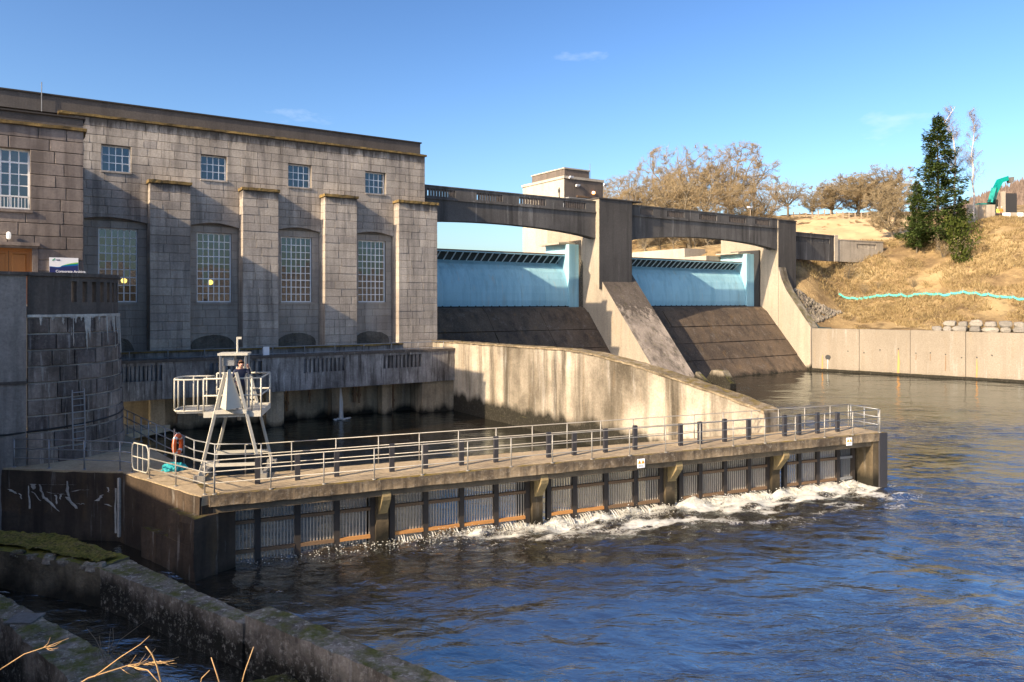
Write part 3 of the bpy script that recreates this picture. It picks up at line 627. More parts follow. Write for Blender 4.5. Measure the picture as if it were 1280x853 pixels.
# water spilling from the terrace drain
jt = thing('water_jet', DAM(a_at(426, 52.9), 52.9, 0), 'thin white jet of water falling into the dark pool below the terrace', 'water jet')
a = a_at(426, 52.6); m = MB(DAM)
for k in range(9):
    rn = random.Random(k); x = a+rn.uniform(-.16, .16); y = 52.6+rn.uniform(-.1, .1); m.tube([(x*.4+a*.6, y, 2.3), (x, y-.12, 1.2), (x+rn.uniform(-.12, .12), y-.25, .02)], [.012, .022, .035], 5)
m.build('stream', 'foam', jt)
m = MB()
for k in range(26):
    rn = random.Random(k+50); an = rn.uniform(0, 6.28); r = rn.uniform(0, .9); p = DAM(a+r*math.cos(an), 52.35+r*.6*math.sin(an), .05); m.lathe(p, [(.02, -.04), (rn.uniform(.06, .2), 0), (.02, .06)], 7)
m.build('splash', 'foam', jt)

# ------------------------------------------------------------------ round bastion at the left
bs = thing('round_bastion', (-20.04, 30.76, 2.5), 'dark stained round stone bastion with slotted parapet and white lime streaks', 'bastion')
BC = (-20.04, 30.76)
def arcp(deg, r): return (BC[0]+r*math.cos(math.radians(deg)), BC[1]+r*math.sin(math.radians(deg)))
def rad(z): return 3.54-(z-2.5)*.035
def ring(mb, d0, d1, r0f, z0, z1, th, n=30):
    for k in range(n):
        a, b = d0+(d1-d0)*k/n, d0+(d1-d0)*(k+1)/n
        lo = [(*arcp(a, r0f(z0)), z0), (*arcp(b, r0f(z0)), z0), (*arcp(b, r0f(z0)-th), z0), (*arcp(a, r0f(z0)-th), z0)]
        hi = [(*arcp(a, r0f(z1)), z1), (*arcp(b, r0f(z1)), z1), (*arcp(b, r0f(z1)-th), z1), (*arcp(a, r0f(z1)-th), z1)]
        mb.hexa(lo, hi)
m = MB(); ring(m, -57, 120, lambda z: rad(z)-.05, -1, 8.1, .8); core = m.build('core_wall', 'bastion_core', bs)
BS = Stones(); rn = random.Random(5)
nr = 9; hh = (8.02-2.45)/nr
for r in range(nr):
    z0 = 2.45+r*hh; d = -57+rn.uniform(0, 4)*0
    while d < 100:
        wdt = rn.uniform(.62, 1.15); dd_ = math.degrees(wdt/rad(z0)); md = d+dd_/2
        x, y = arcp(md, rad(z0+hh/2)-.09); BS.add(core, 'bastion_stone', (x, y, z0+hh/2), (wdt-.045, .2, hh-.055), math.radians(md+90)); d += dd_
BS.realise(bs)
m = MB(); ring(m, -57, 110, lambda z: rad(8.05)+.05, 8.03, 8.13, .5); rough(m.build('lime_ledge', 'efflor', bs), .3, .015, 4)
# lime runs below the ledge
rn = random.Random(33)
for k in range(54):
    m = MB(); d = rn.uniform(-50, 60); z = 8.04; L = rn.random()**2*1.5+.15; w = rn.uniform(.3, 1.4); pts = []
    n = 6
    for q in range(n+1):
        f = q/n; ww_ = w*(1-f)**.7*rn.uniform(.6, 1.2)+.12; zz = z-L*f; dd_ = d+rn.uniform(-.25, .25); pts.append(((*arcp(dd_-ww_, rad(zz)+.025), zz), (*arcp(dd_+ww_, rad(zz)+.025), zz), (*arcp(dd_, rad(zz)+.045), zz)))
    for (a_, b_, c_), (a2, b2, c2) in zip(pts, pts[1:]):
        i = len(m.v); m.v += [a_, c_, b_, a2, c2, b2]; m.face((i, i+1, i+4, i+3)); m.face((i+1, i+2, i+5, i+4))
    m.build('lime_run', 'efflor', bs)
# parapet with slots
m = MB(); n = 60
slots = [(-31+k*7.6, -31+k*7.6+3.7) for k in range(9)]
def parapet_seg(d0, d1, z0, z1): ring(m, d0, d1, lambda z: rad(8.3)-.02, z0, z1, .34, max(1, int((d1-d0)/4)))
parapet_seg(-57, 64, 8.13, 8.6); parapet_seg(-57, 64, 9.42, 9.6)
e = -57
for s0, s1 in slots: parapet_seg(e, s0, 8.6, 9.42); e = s1
parapet_seg(e, 64, 8.6, 9.42)
m.build('parapet', 'bastion_dark', bs)
m = MB(); ring(m, -60, 66, lambda z: rad(9)+.09, 9.6, 9.74, .55); rough(m.build('coping', 'bastion_dark', bs), .3, .015, 4)
# flat concrete wing wall left of the bastion
tx, ty = -.836, -.548; bx, by = arcp(-57, 3.54)
def BW(q, o, z): return (bx+tx*q+o*.548, by+ty*q-o*.836, z)
m = MB(BW); m.box(0.02, 9, -.9, .02, -1, 7.2); m.build('flank_wall_lower', 'bastion_plain', bs)
m = MB(BW); m.box(0.02, 9, -.95, -.06, 7.2, 9.62); m.build('flank_wall_upper', 'bastion_plain', bs)
m = MB(BW); m.box(0.0, 9, -1, .08, 5.55, 5.66); m.box(0, 9, -1, .06, 9.62, 9.74); m.build('flank_string_course', 'bastion_dark', bs)
# paving behind the parapet and forecourt in front of the wing
m = MB(); m.prism_z([(-19.2, 29.3), (-17.6, 32.2), (-21.0, 37.3), (-31, 29), (-30, 21.5)], 8.0, 8.45); m.build('forecourt_paving', 'deck', None, 'structure')
m = MB()
cab = [(*arcp(d, rad(4.4)+.05), 3.75+(d+57)*.0028) for d in range(-57, 70, 6)]
pre = [BW(q, .06, 3.72-q*.01) for q in (6, 4, 2, .6)]
m.tube(pre+cab, .035, 6); tag(m.build('cable', 'black', smooth=True), 'black cable running across the round bastion above the platform', 'cable')
# ladder on the bastion
ld = thing('ladder', (*arcp(-30, 3.6), 2.6), 'weathered steel rung ladder fixed to the round bastion', 'ladder')
def LP(deg, z): x, y = arcp(deg, rad(z)+.14); return (x, y, z)
dL, dR = -33.0, -25.5
for d in (dL, dR): m = MB(); m.tube([LP(d, 2.9), LP(d, 5.2)], .028, 6); m.build('stile', 'galv', ld)
for k in range(9): z = 3.05+k*.255; m = MB(); m.tube([LP(dL, z), LP(dR, z)], .017, 6); m.build('rung', 'galv', ld)

# ------------------------------------------------------------------ quay platform and its walls (left) 
PLAT = [(-24, 28.3), (-19.0, 27.4), (-14.05, 26.75), (-9.75, 23.35), (-9.0, 24.0), (-10.55, 26.3), (-11.7, 27.1), (-17.9, 34.4), (-17.0, 37), (-24, 37)]
m = MB(); m.prism_z(PLAT, 2.2, 2.5); m.build('quay_platform', 'deck', None, 'structure')
qw = thing('quay_wall', (-16, 26.9, 0), 'black dripping quay wall with white lime crust under the left platform', 'wall')
def wallseg(mb, p, q, z0, z1, th, o=0.0):
    d = Vector((q[0]-p[0], q[1]-p[1])).normalized(); nn = Vector((-d.y, d.x)); A = Vector(p)-nn*o; B = Vector(q)-nn*o
    mb.hexa([(*A, z0), (*B, z0), (*(B+nn*th), z0), (*(A+nn*th), z0)], [(*A, z1), (*B, z1), (*(B+nn*th), z1), (*(A+nn*th), z1)])
m = MB(); wallseg(m, (-24, 28.3), (-19.0, 27.4), -2, 2.44, .8, .03); wallseg(m, (-19.0, 27.4), (-14.05, 26.75), -2, 2.44, .8, .03); rough(m.build('long_face', 'quay', qw), .35, .03, 1.5)
m = MB(); wallseg(m, (-14.05, 26.75), (-9.75, 23.35), -2, 2.46, .8, .05); rough(m.build('corner_face', 'quay', qw), .35, .03, 1.5)
m = MB(); wallseg(m, (-12.3, 25.36), (-9.62, 23.22), -2, 1.0, .8, .32); wallseg(m, (-10.9, 24.26), (-9.62, 23.22), 1.0, 1.9, .8, .32); rough(m.build('corner_footing', 'quay', qw), .3, .05, 1.5)
m = MB(); wallseg(m, (-9.75, 23.35), (-9.0, 24.2), -2, 2.2, .6, .02); m.build('return_face', 'quay', qw)
m = MB(); wallseg(m, (-11.7, 27.1), (-10.5, 26.25), -2, 2.2, -.4, 0); wallseg(m, (-17.9, 34.4), (-11.7, 27.1), -2, 2.2, -.4, 0); m.build('pool_face', 'quay', qw)
# lime crust: raised pale drips on the long face
m = MB(); rn = random.Random(9)
def QP(u, z, o=.05): p = Vector((-19.0, 27.4)); q = Vector((-14.05, 26.75)); c = p+(q-p)*u; return (c.x-.13*o, c.y-1.0*o, z)
def drip(u0, z0, u1, z1, w0, w1):
    n = 5; L = []; R = []
    for k in range(n+1):
        f = k/n; u = u0+(u1-u0)*f+rn.uniform(-.006, .006); z = z0+(z1-z0)*f+rn.uniform(-.02, .02); w = (w0+(w1-w0)*f)*rn.uniform(.6, 1.3); L.append(QP(u-w, z)); R.append(QP(u+w, z))
    for k in range(n):
        i = len(m.v); m.v += [L[k], R[k], R[k+1], L[k+1], tuple((Vector(L[k])+Vector(R[k])+Vector(L[k+1])+Vector(R[k+1]))/4+Vector((-.003, -.02, 0)))]
        for a_, b_ in ((0, 1), (1, 2), (2, 3), (3, 0)): m.face((i+a_, i+b_, i+4))
for args in ((.27, 1.97, .66, 2.0, .001, .002), (.36, 1.95, .40, 1.45, .006, .014), (.40, 1.5, .52, 1.02, .02, .004), (.31, 1.95, .31, 1.75, .03, .004), (.58, 2.1, .59, 1.55, .007, .012), (.58, 1.55, .66, 1.12, .022, .01),
             (.66, 1.3, .72, 1.32, .004, .003), (.49, 1.6, .50, 1.25, .01, .006), (.53, 1.62, .53, 1.45, .01, .004), (.42, 1.68, .60, 1.62, .005, .004), (.27, 1.9, .28, 1.05, .004, .008), (.82, 1.45, .86, 1.65, .02, .006),
             (.12, 1.75, .17, 1.6, .02, .012), (.9, 1.95, .91, 1.75, .008, .004), (.96, 1.9, .965, .3, .006, .008), (.89, 1.35, .93, 1.25, .02, .006), (.62, 1.75, .75, 1.85, .012, .004), (.30, 1.7, .37, 1.35, .006, .006), (.2, 1.6, .22, 1.4, .008, .004)): drip(*args)
m.build('lime_crust', 'efflor', qw)
m = MB(); wallseg(m, (-14.1, 26.72), (-14.0, 26.66), 0.2, 2.3, .1, .08); m.build('lime_joint', 'efflor', qw)

# ------------------------------------------------------------------ divide wall between tailrace and spillway
dv = thing('divide_wall', DAM(29, 40, 0), 'tall sunlit stained concrete divide wall behind the fish screen walkway', 'wall')
prof = [(56.5, -3), (22.3, -3), (22.3, 3.45), (24.1, 3.85), (27.3, 4.42), (31.3, 5.03), (34.6, 5.4), (37.1, 5.55), (56.5, 5.3)]
m = MB(DAM); m.prism_x(prof, 28.72, 29.75); rough(m.build('body', 'divide', dv), .8, .035, .9)
m = MB(DAM)
top = prof[2:]
for (d0, z0), (d1, z1) in zip(top, top[1:]): m.hexa([(28.62, d0, z0), (29.85, d0, z0), (29.85, d1, z1), (28.62, d1, z1)], [(28.62, d0, z0+.1), (29.85, d0, z0+.1), (29.85, d1, z1+.1), (28.62, d1, z1+.1)])
rough(m.build('coping', 'old_coping', dv), .5, .05, 2)

# ------------------------------------------------------------------ dam: spillways, piers, bridge, gates, gatehouse
SP = [(25.9, 52.6), (57.5, 83.1)]
for i, (a0, a1) in enumerate(SP):
    sp = thing('spillway', DAM((a0+a1)/2, 60, 0), ['brown sloping spillway apron beside the station, partly hidden by the divide wall', 'dark brown sloping spillway apron right of the middle pier, reaching the river'][i], 'spillway', 'spillway aprons')
    n = 2
    for k in range(n):
        x0 = a0+(a1-a0)*k/n+(.03 if k else 0); x1 = a0+(a1-a0)*(k+1)/n-(.03 if k < n-1 else 0)
        m = MB(DAM); m.prism_x([(73, -3), (73, 7.9), (65.6, 8.06), (65.0, 8.0), (64.5, 7.62), (61.0, 3.55), (57.9, -.1), (55, -3)], x0, x1); m.build('slab', 'spill', sp)
    for k in range(4):                                   # cast lifts, each slightly proud, with open joints between
        for h in range(4):
            x0 = a0+(a1-a0)*k/4+.03; x1 = a0+(a1-a0)*(k+1)/4-.03; f0 = .02+h*.245; f1 = f0+.235
            if h == 3: f1 = 1.02
            d0, z0, d1, z1 = 64.45-6.55*f0, 7.62-7.72*f0, 64.45-6.55*f1, 7.62-7.72*f1; e_ = .05+.015*((k*3+h*5) % 4)
            m = MB(DAM); m.hexa([(x0, d0, z0), (x1, d0, z0), (x1, d1, z1), (x0, d1, z1)], [(x0, d0-e_, z0+e_*.8), (x1, d0-e_, z0+e_*.8), (x1, d1-e_, z1+e_*.8), (x0, d1-e_, z1+e_*.8)]); m.build('lift_panel', 'spill', sp)
    m = MB(DAM); m.prism_x([(64.9, 7.6), (64.3, 7.2), (57.9, -.2), (57.9, -.5)], (a0+a1)/2-.03, (a0+a1)/2+.03); m.build('joint_seal', 'bankwall', sp)
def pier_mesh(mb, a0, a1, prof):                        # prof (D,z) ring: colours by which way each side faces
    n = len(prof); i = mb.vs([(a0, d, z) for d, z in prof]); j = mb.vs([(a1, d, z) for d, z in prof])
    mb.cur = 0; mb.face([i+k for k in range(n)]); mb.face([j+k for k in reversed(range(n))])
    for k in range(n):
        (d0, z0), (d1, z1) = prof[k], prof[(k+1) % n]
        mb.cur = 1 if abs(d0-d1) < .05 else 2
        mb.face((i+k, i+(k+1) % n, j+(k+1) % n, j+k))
p1 = thing('dam_pier', DAM(55.5, 60, 0), 'middle dam pier with dark flat head and long sloping stained nose', 'pier')
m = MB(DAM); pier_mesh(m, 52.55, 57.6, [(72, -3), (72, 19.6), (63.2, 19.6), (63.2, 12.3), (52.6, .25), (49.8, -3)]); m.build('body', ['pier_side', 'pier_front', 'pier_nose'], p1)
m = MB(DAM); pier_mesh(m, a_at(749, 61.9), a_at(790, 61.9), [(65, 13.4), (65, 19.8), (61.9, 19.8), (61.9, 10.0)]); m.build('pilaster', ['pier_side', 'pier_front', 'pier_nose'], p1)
m = MB(DAM); m.box(52.0, 58.2, 61.8, 72, 19.8, 19.92); m.build('cap', 'pier_front', p1)
m = MB(DAM); m.prism_x([(50.0, -1), (50.0, .6), (51.6, 1.7), (52.9, -1)], 55.9, 56.4); m.build('toe_wedge', 'divide', p1)
m = MB(DAM); m.prism_x([(49.6, -1), (49.6, .5), (50.6, 1.7), (52, 1.7), (54, -1)], 58.6, 59.5); m.build('toe_block', 'divide', p1)
p2 = thing('dam_pier', DAM(86, 60, 0), 'right abutment pier ending in a sloping wall down to the bank', 'pier')
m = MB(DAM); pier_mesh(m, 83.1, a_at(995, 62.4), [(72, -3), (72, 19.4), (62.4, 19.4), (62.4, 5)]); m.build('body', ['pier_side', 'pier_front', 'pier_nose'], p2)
m = MB(DAM); m.box(83.0, a_at(995, 62.4)+.1, 62.3, 72, 19.4, 19.52); m.build('cap', 'pier_front', p2)
m = MB(DAM); pier_mesh(m, 83.12, 84.6, [(62.38, -3), (62.38, 13.2), (61.9, 11.6), (61.2, 10.2), (57.6, 5.45), (57.6, -3)]); m.build('slope_wall', ['pier_side', 'pier_side', 'divide'], p2)
NSL = {0: [(534, 569), (596, 628), (649, 682), (704, 732)], 1: [(800, 816), (834, 855), (874, 896), (911, 932), (944, 962)]}
for i, (a0, a1) in enumerate(((25.9, 52.3), (57.0, 82.9))):
    br = thing('bridge_span', DAM((a0+a1)/2, 66, 15.6), ['dark concrete bridge span from the station to the middle pier', 'dark concrete bridge span from the middle pier to the right abutment'][i], 'bridge', 'road bridge spans over the dam')
    n = 20; arc = [(a0+(a1-a0)*k/n, 15.5+.95*(1-((2*k/n)-1)**2)**.8) for k in range(n+1)]
    for nm, d0, d1 in (('front_beam', 62.5, 62.9), ('rear_beam', 63.3, 63.65)):
        m = MB(DAM); 
        for (x0, z0), (x1, z1) in zip(arc, arc[1:]): m.hexa([(x0, d0, z0), (x1, d0, z1), (x1, d1, z1), (x0, d1, z0)], [(x0, d0, 18.3), (x1, d0, 18.3), (x1, d1, 18.3), (x0, d1, 18.3)])
        m.build(nm, 'bridge', br)
    m = MB(DAM); m.box(a0, a1, 62.9, 63.3, 17.3, 18.2); m.build('deck', 'bridge', br)
    sl = [(a_at(p, 62.5), a_at(q, 62.5)) for p, q in NSL[i]]; sl = [(max(p, a0+.3), min(q, a1-.3)) for p, q in sl]
    for nm, d0, d1 in (('front_parapet', 62.48, 62.72), ('rear_parapet', 63.42, 63.66)):
        m = MB(DAM); holed(m, a0, a1, 18.45, 19.5, [(p, q, 18.6, 19.28) for p, q in sl], d0, d1); pa = m.build(nm, 'bridge', br)
        for p, q in sl:
            nb = 10; m = MB(DAM)
            for k in range(1, nb): x = p+(q-p)*k/nb; m.box(x-.1, x+.1, d0+.05, d1-.05, 18.6, 19.28)
            if nm == 'front_parapet': m.build('baluster_row', 'tower_dark', pa)
    m = MB(DAM); m.box(a0, a1, 62.36, 63.74, 18.3, 18.45); m.build('ledge', 'roadwall' if 0 else 'bridge', br)
    m = MB(DAM); m.box(a0, a1, 62.42, 62.8, 19.5, 19.6); m.build('coping', 'bridge', br)
GT = [(26.0, 51.18), (57.6, 81.28)]
GB = 1.0
gp = [(d+GB, z) for d, z in [(65.25, 8.1), (65.17, 8.8), (65.2, 9.6), (65.32, 10.4), (65.55, 11.2), (65.9, 12.0), (66.35, 12.6), (66.95, 13.0)]]
concrete('gate_paint', (0.34, 0.60, 0.70), (0.20, 0.40, 0.50), 0.45, 0.6, white=.35, rust=.22, grain=.25, bumpd=.004, wide=1.4)
for i, (a0, a1) in enumerate(GT):
    g = thing('drum_gate', DAM((a0+a1)/2, 65.5, 8.1), ['pale blue curved drum gate between the station and the middle pier', 'pale blue curved drum gate right of the middle pier'][i], 'sluice gate', 'drum gates of the dam')
    n = len(gp); m = MB(DAM); cols = 8
    for c in range(cols):
        x0, x1 = a0+(a1-a0)*c/cols, a0+(a1-a0)*(c+1)/cols
        for k in range(n-1): m.hexa([(x0+.008, gp[k][0], gp[k][1]), (x1-.008, gp[k][0], gp[k][1]), (x1-.008, gp[k+1][0], gp[k+1][1]), (x0+.008, gp[k+1][0], gp[k+1][1])], [(x0+.008, gp[k][0]+.3, gp[k][1]), (x1-.008, gp[k][0]+.3, gp[k][1]), (x1-.008, gp[k+1][0]+.3, gp[k+1][1]), (x0+.008, gp[k+1][0]+.3, gp[k+1][1])])
    m.build('skin_plate', 'gate_paint', g)
    m = MB(DAM); m.box(a0, a1, 67.05+GB, 67.3+GB, 12.7, 13.9); m.build('recess_shade', 'gate_shade', g)  # dark sheet: the shade behind the ribs put into its colour
    m = MB(DAM); m.box(a0, a1, 65.75+GB, 68.2+GB, 13.9, 14.03); m.build('walkway_plate', 'rust_beam', g)
    m = MB(DAM); m.box(a0, a1, 65.75+GB, 65.83+GB, 13.78, 13.9); m.build('edge_angle', 'gate_paint', g)
    nr = 28
    for k in range(nr):
        x = a0+.4+(a1-a0-.8)*k/(nr-1); m = MB(DAM); m.hexa([(x-.045, 66.9+GB, 12.98), (x+.045, 66.9+GB, 12.98), (x+.045, 67.04+GB, 12.98), (x-.045, 67.04+GB, 12.98)], [(x-.045, 65.85+GB, 13.78), (x+.045, 65.85+GB, 13.78), (x+.045, 66.0+GB, 13.78), (x-.045, 66.0+GB, 13.78)]); m.build('rib', 'gate_rib', g)
    m = MB(DAM); m.box(a0, a1, 65.05+GB, 65.3+GB, 8.03, 8.17)
    for k in range(26): x = a0+(a1-a0)*(k+.5)/26; m.box(x-.06, x+.06, 65.0+GB, 65.06+GB, 8.1, 8.24)
    m.build('seal', 'seal', g)
    e0, e1 = (51.2, 52.55) if i == 0 else (81.3, 82.75)
    m = MB(DAM); m.box(e0, e1, 65.0+GB, 70.5, 8.0, 15.1); m.build('end_shield', 'gate_paint', g)
    m = MB(DAM); m.box(e1, e1+.28, 65.2, 70, 7.9, 15.6); m.build('side_guide', 'seal', g)
    m = MB(DAM); m.box(e0-1.0, e1+.3, 66.6, 70.5, 15.1, 15.3); m.build('shield_cap', 'tower_lit', g)
# upstream training wall at the right gate
m = MB(DAM); m.box(78.5, 84.3, 70.6, 80, 10, 15.0); uw = m.build('upstream_wall', 'tower_lit'); tag(uw, 'pale concrete upstream wall seen under the right bridge span', 'wall')
m = MB(DAM); m.box(80, 84.35, 76, 90, 12, 16.4); uw2 = m.build('upstream_wall', 'tower_lit'); tag(uw2, 'higher pale concrete wall behind the right drum gate', 'wall')
gh = thing('gatehouse', DAM(56.5, 74, 8), 'square concrete gatehouse tower rising behind the bridge', 'building')
ga0, ga1, gd0, gd1 = 53.7, 59.7, 70.2, 78.9
m = MB(DAM); pier_mesh(m, ga0, ga1, [(gd1, 6), (gd1, 23.3), (gd0, 23.3), (gd0, 6)]); m.build('walls', ['tower_lit', 'tower_dark', 'tower_lit'], gh)  # sunlit and shaded faces put in as two concrete colours
m = MB(DAM); m.box(ga0-.12, ga1+.12, gd0-.12, gd1+.12, 23.3, 23.6); m.build('roof_edge', 'tower_lit', gh)
m = MB(DAM); m.box(ga0+.6, ga0+4.4, gd0+.7, gd1-1.2, 23.6, 24.6); m.build('roof_housing', 'tower_dark', gh)
m = MB(DAM); m.box(ga0+.5, ga0+4.5, gd0+.6, gd1-1.1, 24.6, 24.75); m.build('housing_cap', 'tower_lit', gh)
m = MB(DAM); m.box(ga0+1.9, ga0+3.9, gd0-.1, gd0+.02, 21.2, 21.4); m.build('lintel', 'rust_beam', gh)
m = MB(DAM); m.box(ga0+2.0, ga0+3.0, gd0-.05, gd0+.02, 18.4, 20.6); m.build('door', 'steel_dark', gh)
m = MB(DAM); m.tube([(ga0-.06, gd0+.9, 15), (ga0-.06, gd0+.9, 22.3)], .06, 6); m.box(ga0-.15, ga0-.02, gd0+.8, gd0+1.0, 21.7, 22.1); m.build('downpipe', 'seal', gh)
for x, z in ((.5, 23.4), (1.5, 22.5), (5.8, 23.0)):
    m = MB(DAM); m.hexa([(ga0+x, gd0-.5, z-.05), (ga0+x+.5, gd0-.5, z-.05), (ga0+x+.45, gd0-.2, z-.15), (ga0+x+.05, gd0-.2, z-.15)], [(ga0+x, gd0-.6, z+.15), (ga0+x+.5, gd0-.6, z+.15), (ga0+x+.45, gd0-.25, z+.15), (ga0+x+.05, gd0-.25, z+.15)]); m.bar((ga0+x+.25, gd0-.25, z), (ga0+x+.25, gd0+.02, z-.1), .05); m.build('floodlight', 'sign_white', gh)
p = DAM(ga0+4.4, gd0-.15, 21.9); m = MB(); m.lathe(p, [(.05, -.2), (.2, -.12), (.2, .12), (.05, .2)], 10); m.build('beacon_light', 'lamp_orange', gh)
m = MB(DAM); m.tube([(ga0+4.6, gd0+.8, 23.6), (ga0+4.6, gd0+.8, 25.6)], .035, 5); m.build('roof_aerial', 'galv', gh)
ck = thing('bridge_cabinet', DAM(51.5, 66, 18.1), 'grey metal cabinet on the bridge beside the gatehouse', 'cabinet')
c0, c1 = a_at(708, 66), a_at(734, 66); m = MB(DAM); m.box(c0, c1, 65.6, 66.9, 18.1, 20.2); m.build('body', 'galv', ck); m = MB(DAM); m.box(c0-.05, c1+.05, 65.5, 67, 20.2, 20.3); m.build('lid', 'galv_pale', ck)
lp = thing('lamp_post', DAM(a_at(938, 70.5), 70.5, 18.1), 'thin street lamp standing behind the right bridge span', 'lamp post')
a = a_at(938, 70.5); m = MB(DAM); m.tube([(a, 70.5, 18.0), (a, 70.5, 22.2)], .06, 6); m.build('post', 'post_wood', lp); m = MB(DAM); m.box(a-.5, a+.1, 70.3, 70.7, 22.15, 22.35); m.build('lantern', 'sign_white', lp)

# ------------------------------------------------------------------ right bank wall
K0 = Vector(DAM(83.4, 57.6, 0)[:2]); EX, EY = .753, -.658
def BNK(q, o, z): return (K0.x+q*EX-o*EY*-1*-1, K0.y+q*EY+o*EX, z)      # o: inland
bw = thing('bank_wall', BNK(20, 0, 0), 'long pale concrete river wall below the grassy right bank', 'wall')
for k in range(10):
    q0 = .05+k*5.6 if k else -.6; q1 = (k+1)*5.6
    m = MB(BNK); m.box(q0, q1, 0+(k % 2)*.02, 1.2, -3, 5.3+(k % 3)*.03); m.build('panel', 'bankwall', bw)
m = MB(BNK); m.box(-.6, 56, -.18, .04, -1, .28); rough(m.build('footing', 'divide', bw), .8, .05)
def q_at(px, o=0): k = (px-CX)/FPX; x0 = K0.x-o*EY; y0 = K0.y+o*EX; return (k*y0-x0)/(EX-k*EY)
for i, (px, z0, z1, w) in enumerate(((1028, .1, 2.0, .10), (1123, .2, 3.0, .16), (1182, .8, 2.6, .07), (1221, .3, 2.3, .08), (1145, 1.9, 2.6, .05), (1163, 1.9, 2.7, .05))):
    q = q_at(px); m = MB(BNK); m.hexa([(q-w, -.012, z0), (q+w*.6, -.012, z0), (q+w, -.012, (z0+z1)/2), (q+.03, -.012, z1), (q-.03, -.012, z1)], [(q-w, .06, z0), (q+w*.6, .06, z0), (q+w, .06, (z0+z1)/2), (q+.03, .06, z1), (q-.03, .06, z1)]); m.build('rust_streak', 'rust_and_sun' if i in (0, 1, 3) else 'rust_beam', bw)
for px, z in ((1060, 2.6), (1080, 2.5), (1100, 2.9), (1123, 3.1), (1145, 2.7), (1163, 2.8), (1182, 2.7), (1202, 2.4), (1221, 2.5), (1240, 2.8)):
    q = q_at(px); m = MB(BNK); m.tube([(q, -.06, z), (q, .1, z)], .07, 8); m.build('weep_pipe', 'seal', bw)
q = q_at(1035); m = MB(BNK); m.tube([(q, -.12, 1.75), (q, .1, 1.75)], .3, 14); m.build('outlet_pipe', 'seal', bw)
m = MB(BNK); m.hexa([(q-.08, -.1, 0), (q+.08, -.1, 0), (q+.06, -.1, 1.6), (q-.06, -.1, 1.6)], [(q-.1, -.04, 0), (q+.1, -.04, 0), (q+.08, -.04, 1.6), (q-.08, -.04, 1.6)]); m.build('outlet_trickle', 'efflor', bw)
# course of rough stones on the wall, far right
sc_ = thing('stone_coping', BNK(q_at(1230), .5, 5.3), 'low course of rough grey stones on the river wall at the right edge', 'stone course')
rn = random.Random(4); q = q_at(1163)
STN = [];
for i in range(5):
    bm = bmesh.new(); bmesh.ops.create_icosphere(bm, subdivisions=2, radius=.62); r2 = random.Random(i)
    for v in bm.verts:
        v.co = Vector((math.copysign(abs(v.co.x)**.55, v.co.x), math.copysign(abs(v.co.y)**.55, v.co.y), math.copysign(abs(v.co.z)**.55, v.co.z)))*.52; v.co += Vector((r2.gauss(0, .03), r2.gauss(0, .03), r2.gauss(0, .03)))
    me = bpy.data.meshes.new('stone'); bm.to_mesh(me); bm.free(); me.materials.append(M['coping_stone']); STN.append(me)
ang = math.atan2(EY, EX)
for row in range(2):
    x = q+row*1.2
    while x < 44:
        w = rn.uniform(.9, 1.8); h = rn.uniform(.62, .78); o = link('stone', rn.choice(STN), sc_); o.location = BNK(x+w/2, .55, 5.3+row*.6+h/2-.05); o.rotation_euler = (0, 0, ang+rn.uniform(-.05, .05)); o.scale = (w*1.12, .9, h*1.2); x += w

# ------------------------------------------------------------------ ground of the right bank (one sheet to the skyline)
def tps(pts):
    A = np.array(pts, float); n = len(A); XY = A[:, :2]/50; d2 = ((XY[:, None]-XY[None])**2).sum(-1)
    K = np.where(d2 > 0, d2*np.log(d2+1e-12)*.5, 0)+np.eye(n)*.002; Pm = np.hstack([np.ones((n, 1)), XY])
    S = np.linalg.solve(np.block([[K, Pm], [Pm.T, np.zeros((3, 3))]]), np.concatenate([A[:, 2], np.zeros(3)]))
    def f(X, Y):
        x = X/50; y = Y/50; out = S[n]+S[n+1]*x+S[n+2]*y
        for k in range(n):
            r = (x-XY[k, 0])**2+(y-XY[k, 1])**2; out = out+S[k]*np.where(r > 0, r*np.log(r+1e-12)*.5, 0)
        return out
    return f
CP = [BNK(2, 1.0, 5.25), BNK(10, 1.0, 5.25), BNK(20, 1.0, 5.25), BNK(32, 1.0, 5.25), BNK(48, 1.0, 5.25), BNK(80, 1, 5.2),
      P(1040, 371, 104), P(1100, 373, 101), P(1160, 376, 97), P(1280, 382, 90.5), P(1050, 330, 110), P(1010, 352, 101.5), P(1010, 330, 104.5), P(1050, 312, 112), P(1100, 318, 111), P(1130, 304, 114), P(1130, 335, 107.5),
      P(1200, 300, 109), P(1200, 340, 101), P(1280, 292, 104), P(1280, 335, 97), P(1240, 276, 113), P(1280, 272, 114), P(1210, 283, 117), P(1280, 268, 130), P(1240, 268, 150),
      P(1010, 300, 118), P(1010, 274, 150), P(1060, 303, 119), P(1060, 272, 150), P(1125, 297, 124), P(1120, 276, 150), P(1010, 272, 200), P(1120, 272, 210), P(1150, 290, 125),
      P(800, 326, 130), P(900, 316, 135), P(900, 296, 150), P(800, 296, 165), P(720, 325, 180), P(600, 352, 200), P(880, 285, 190), P(960, 300, 128), P(960, 276, 155), P(500, 360, 300), P(1500, 300, 120), P(1500, 250, 170), P(1280, 262, 220), DAM(87.5, 60, 7.8), DAM(87.5, 63, 11.2), DAM(85.5, 59, 6.5)]
tz = tps(CP)
def bankz(X, Y):
    z = tz(X, Y); r = np.clip((z-5.5)/3, 0, 1)
    return z+((fbm(X*.25, Y*.25, 4, 3)-.5)*1.3+(fbm(X*1.1, Y*1.1, 3, 9)-.5)*.35)*r
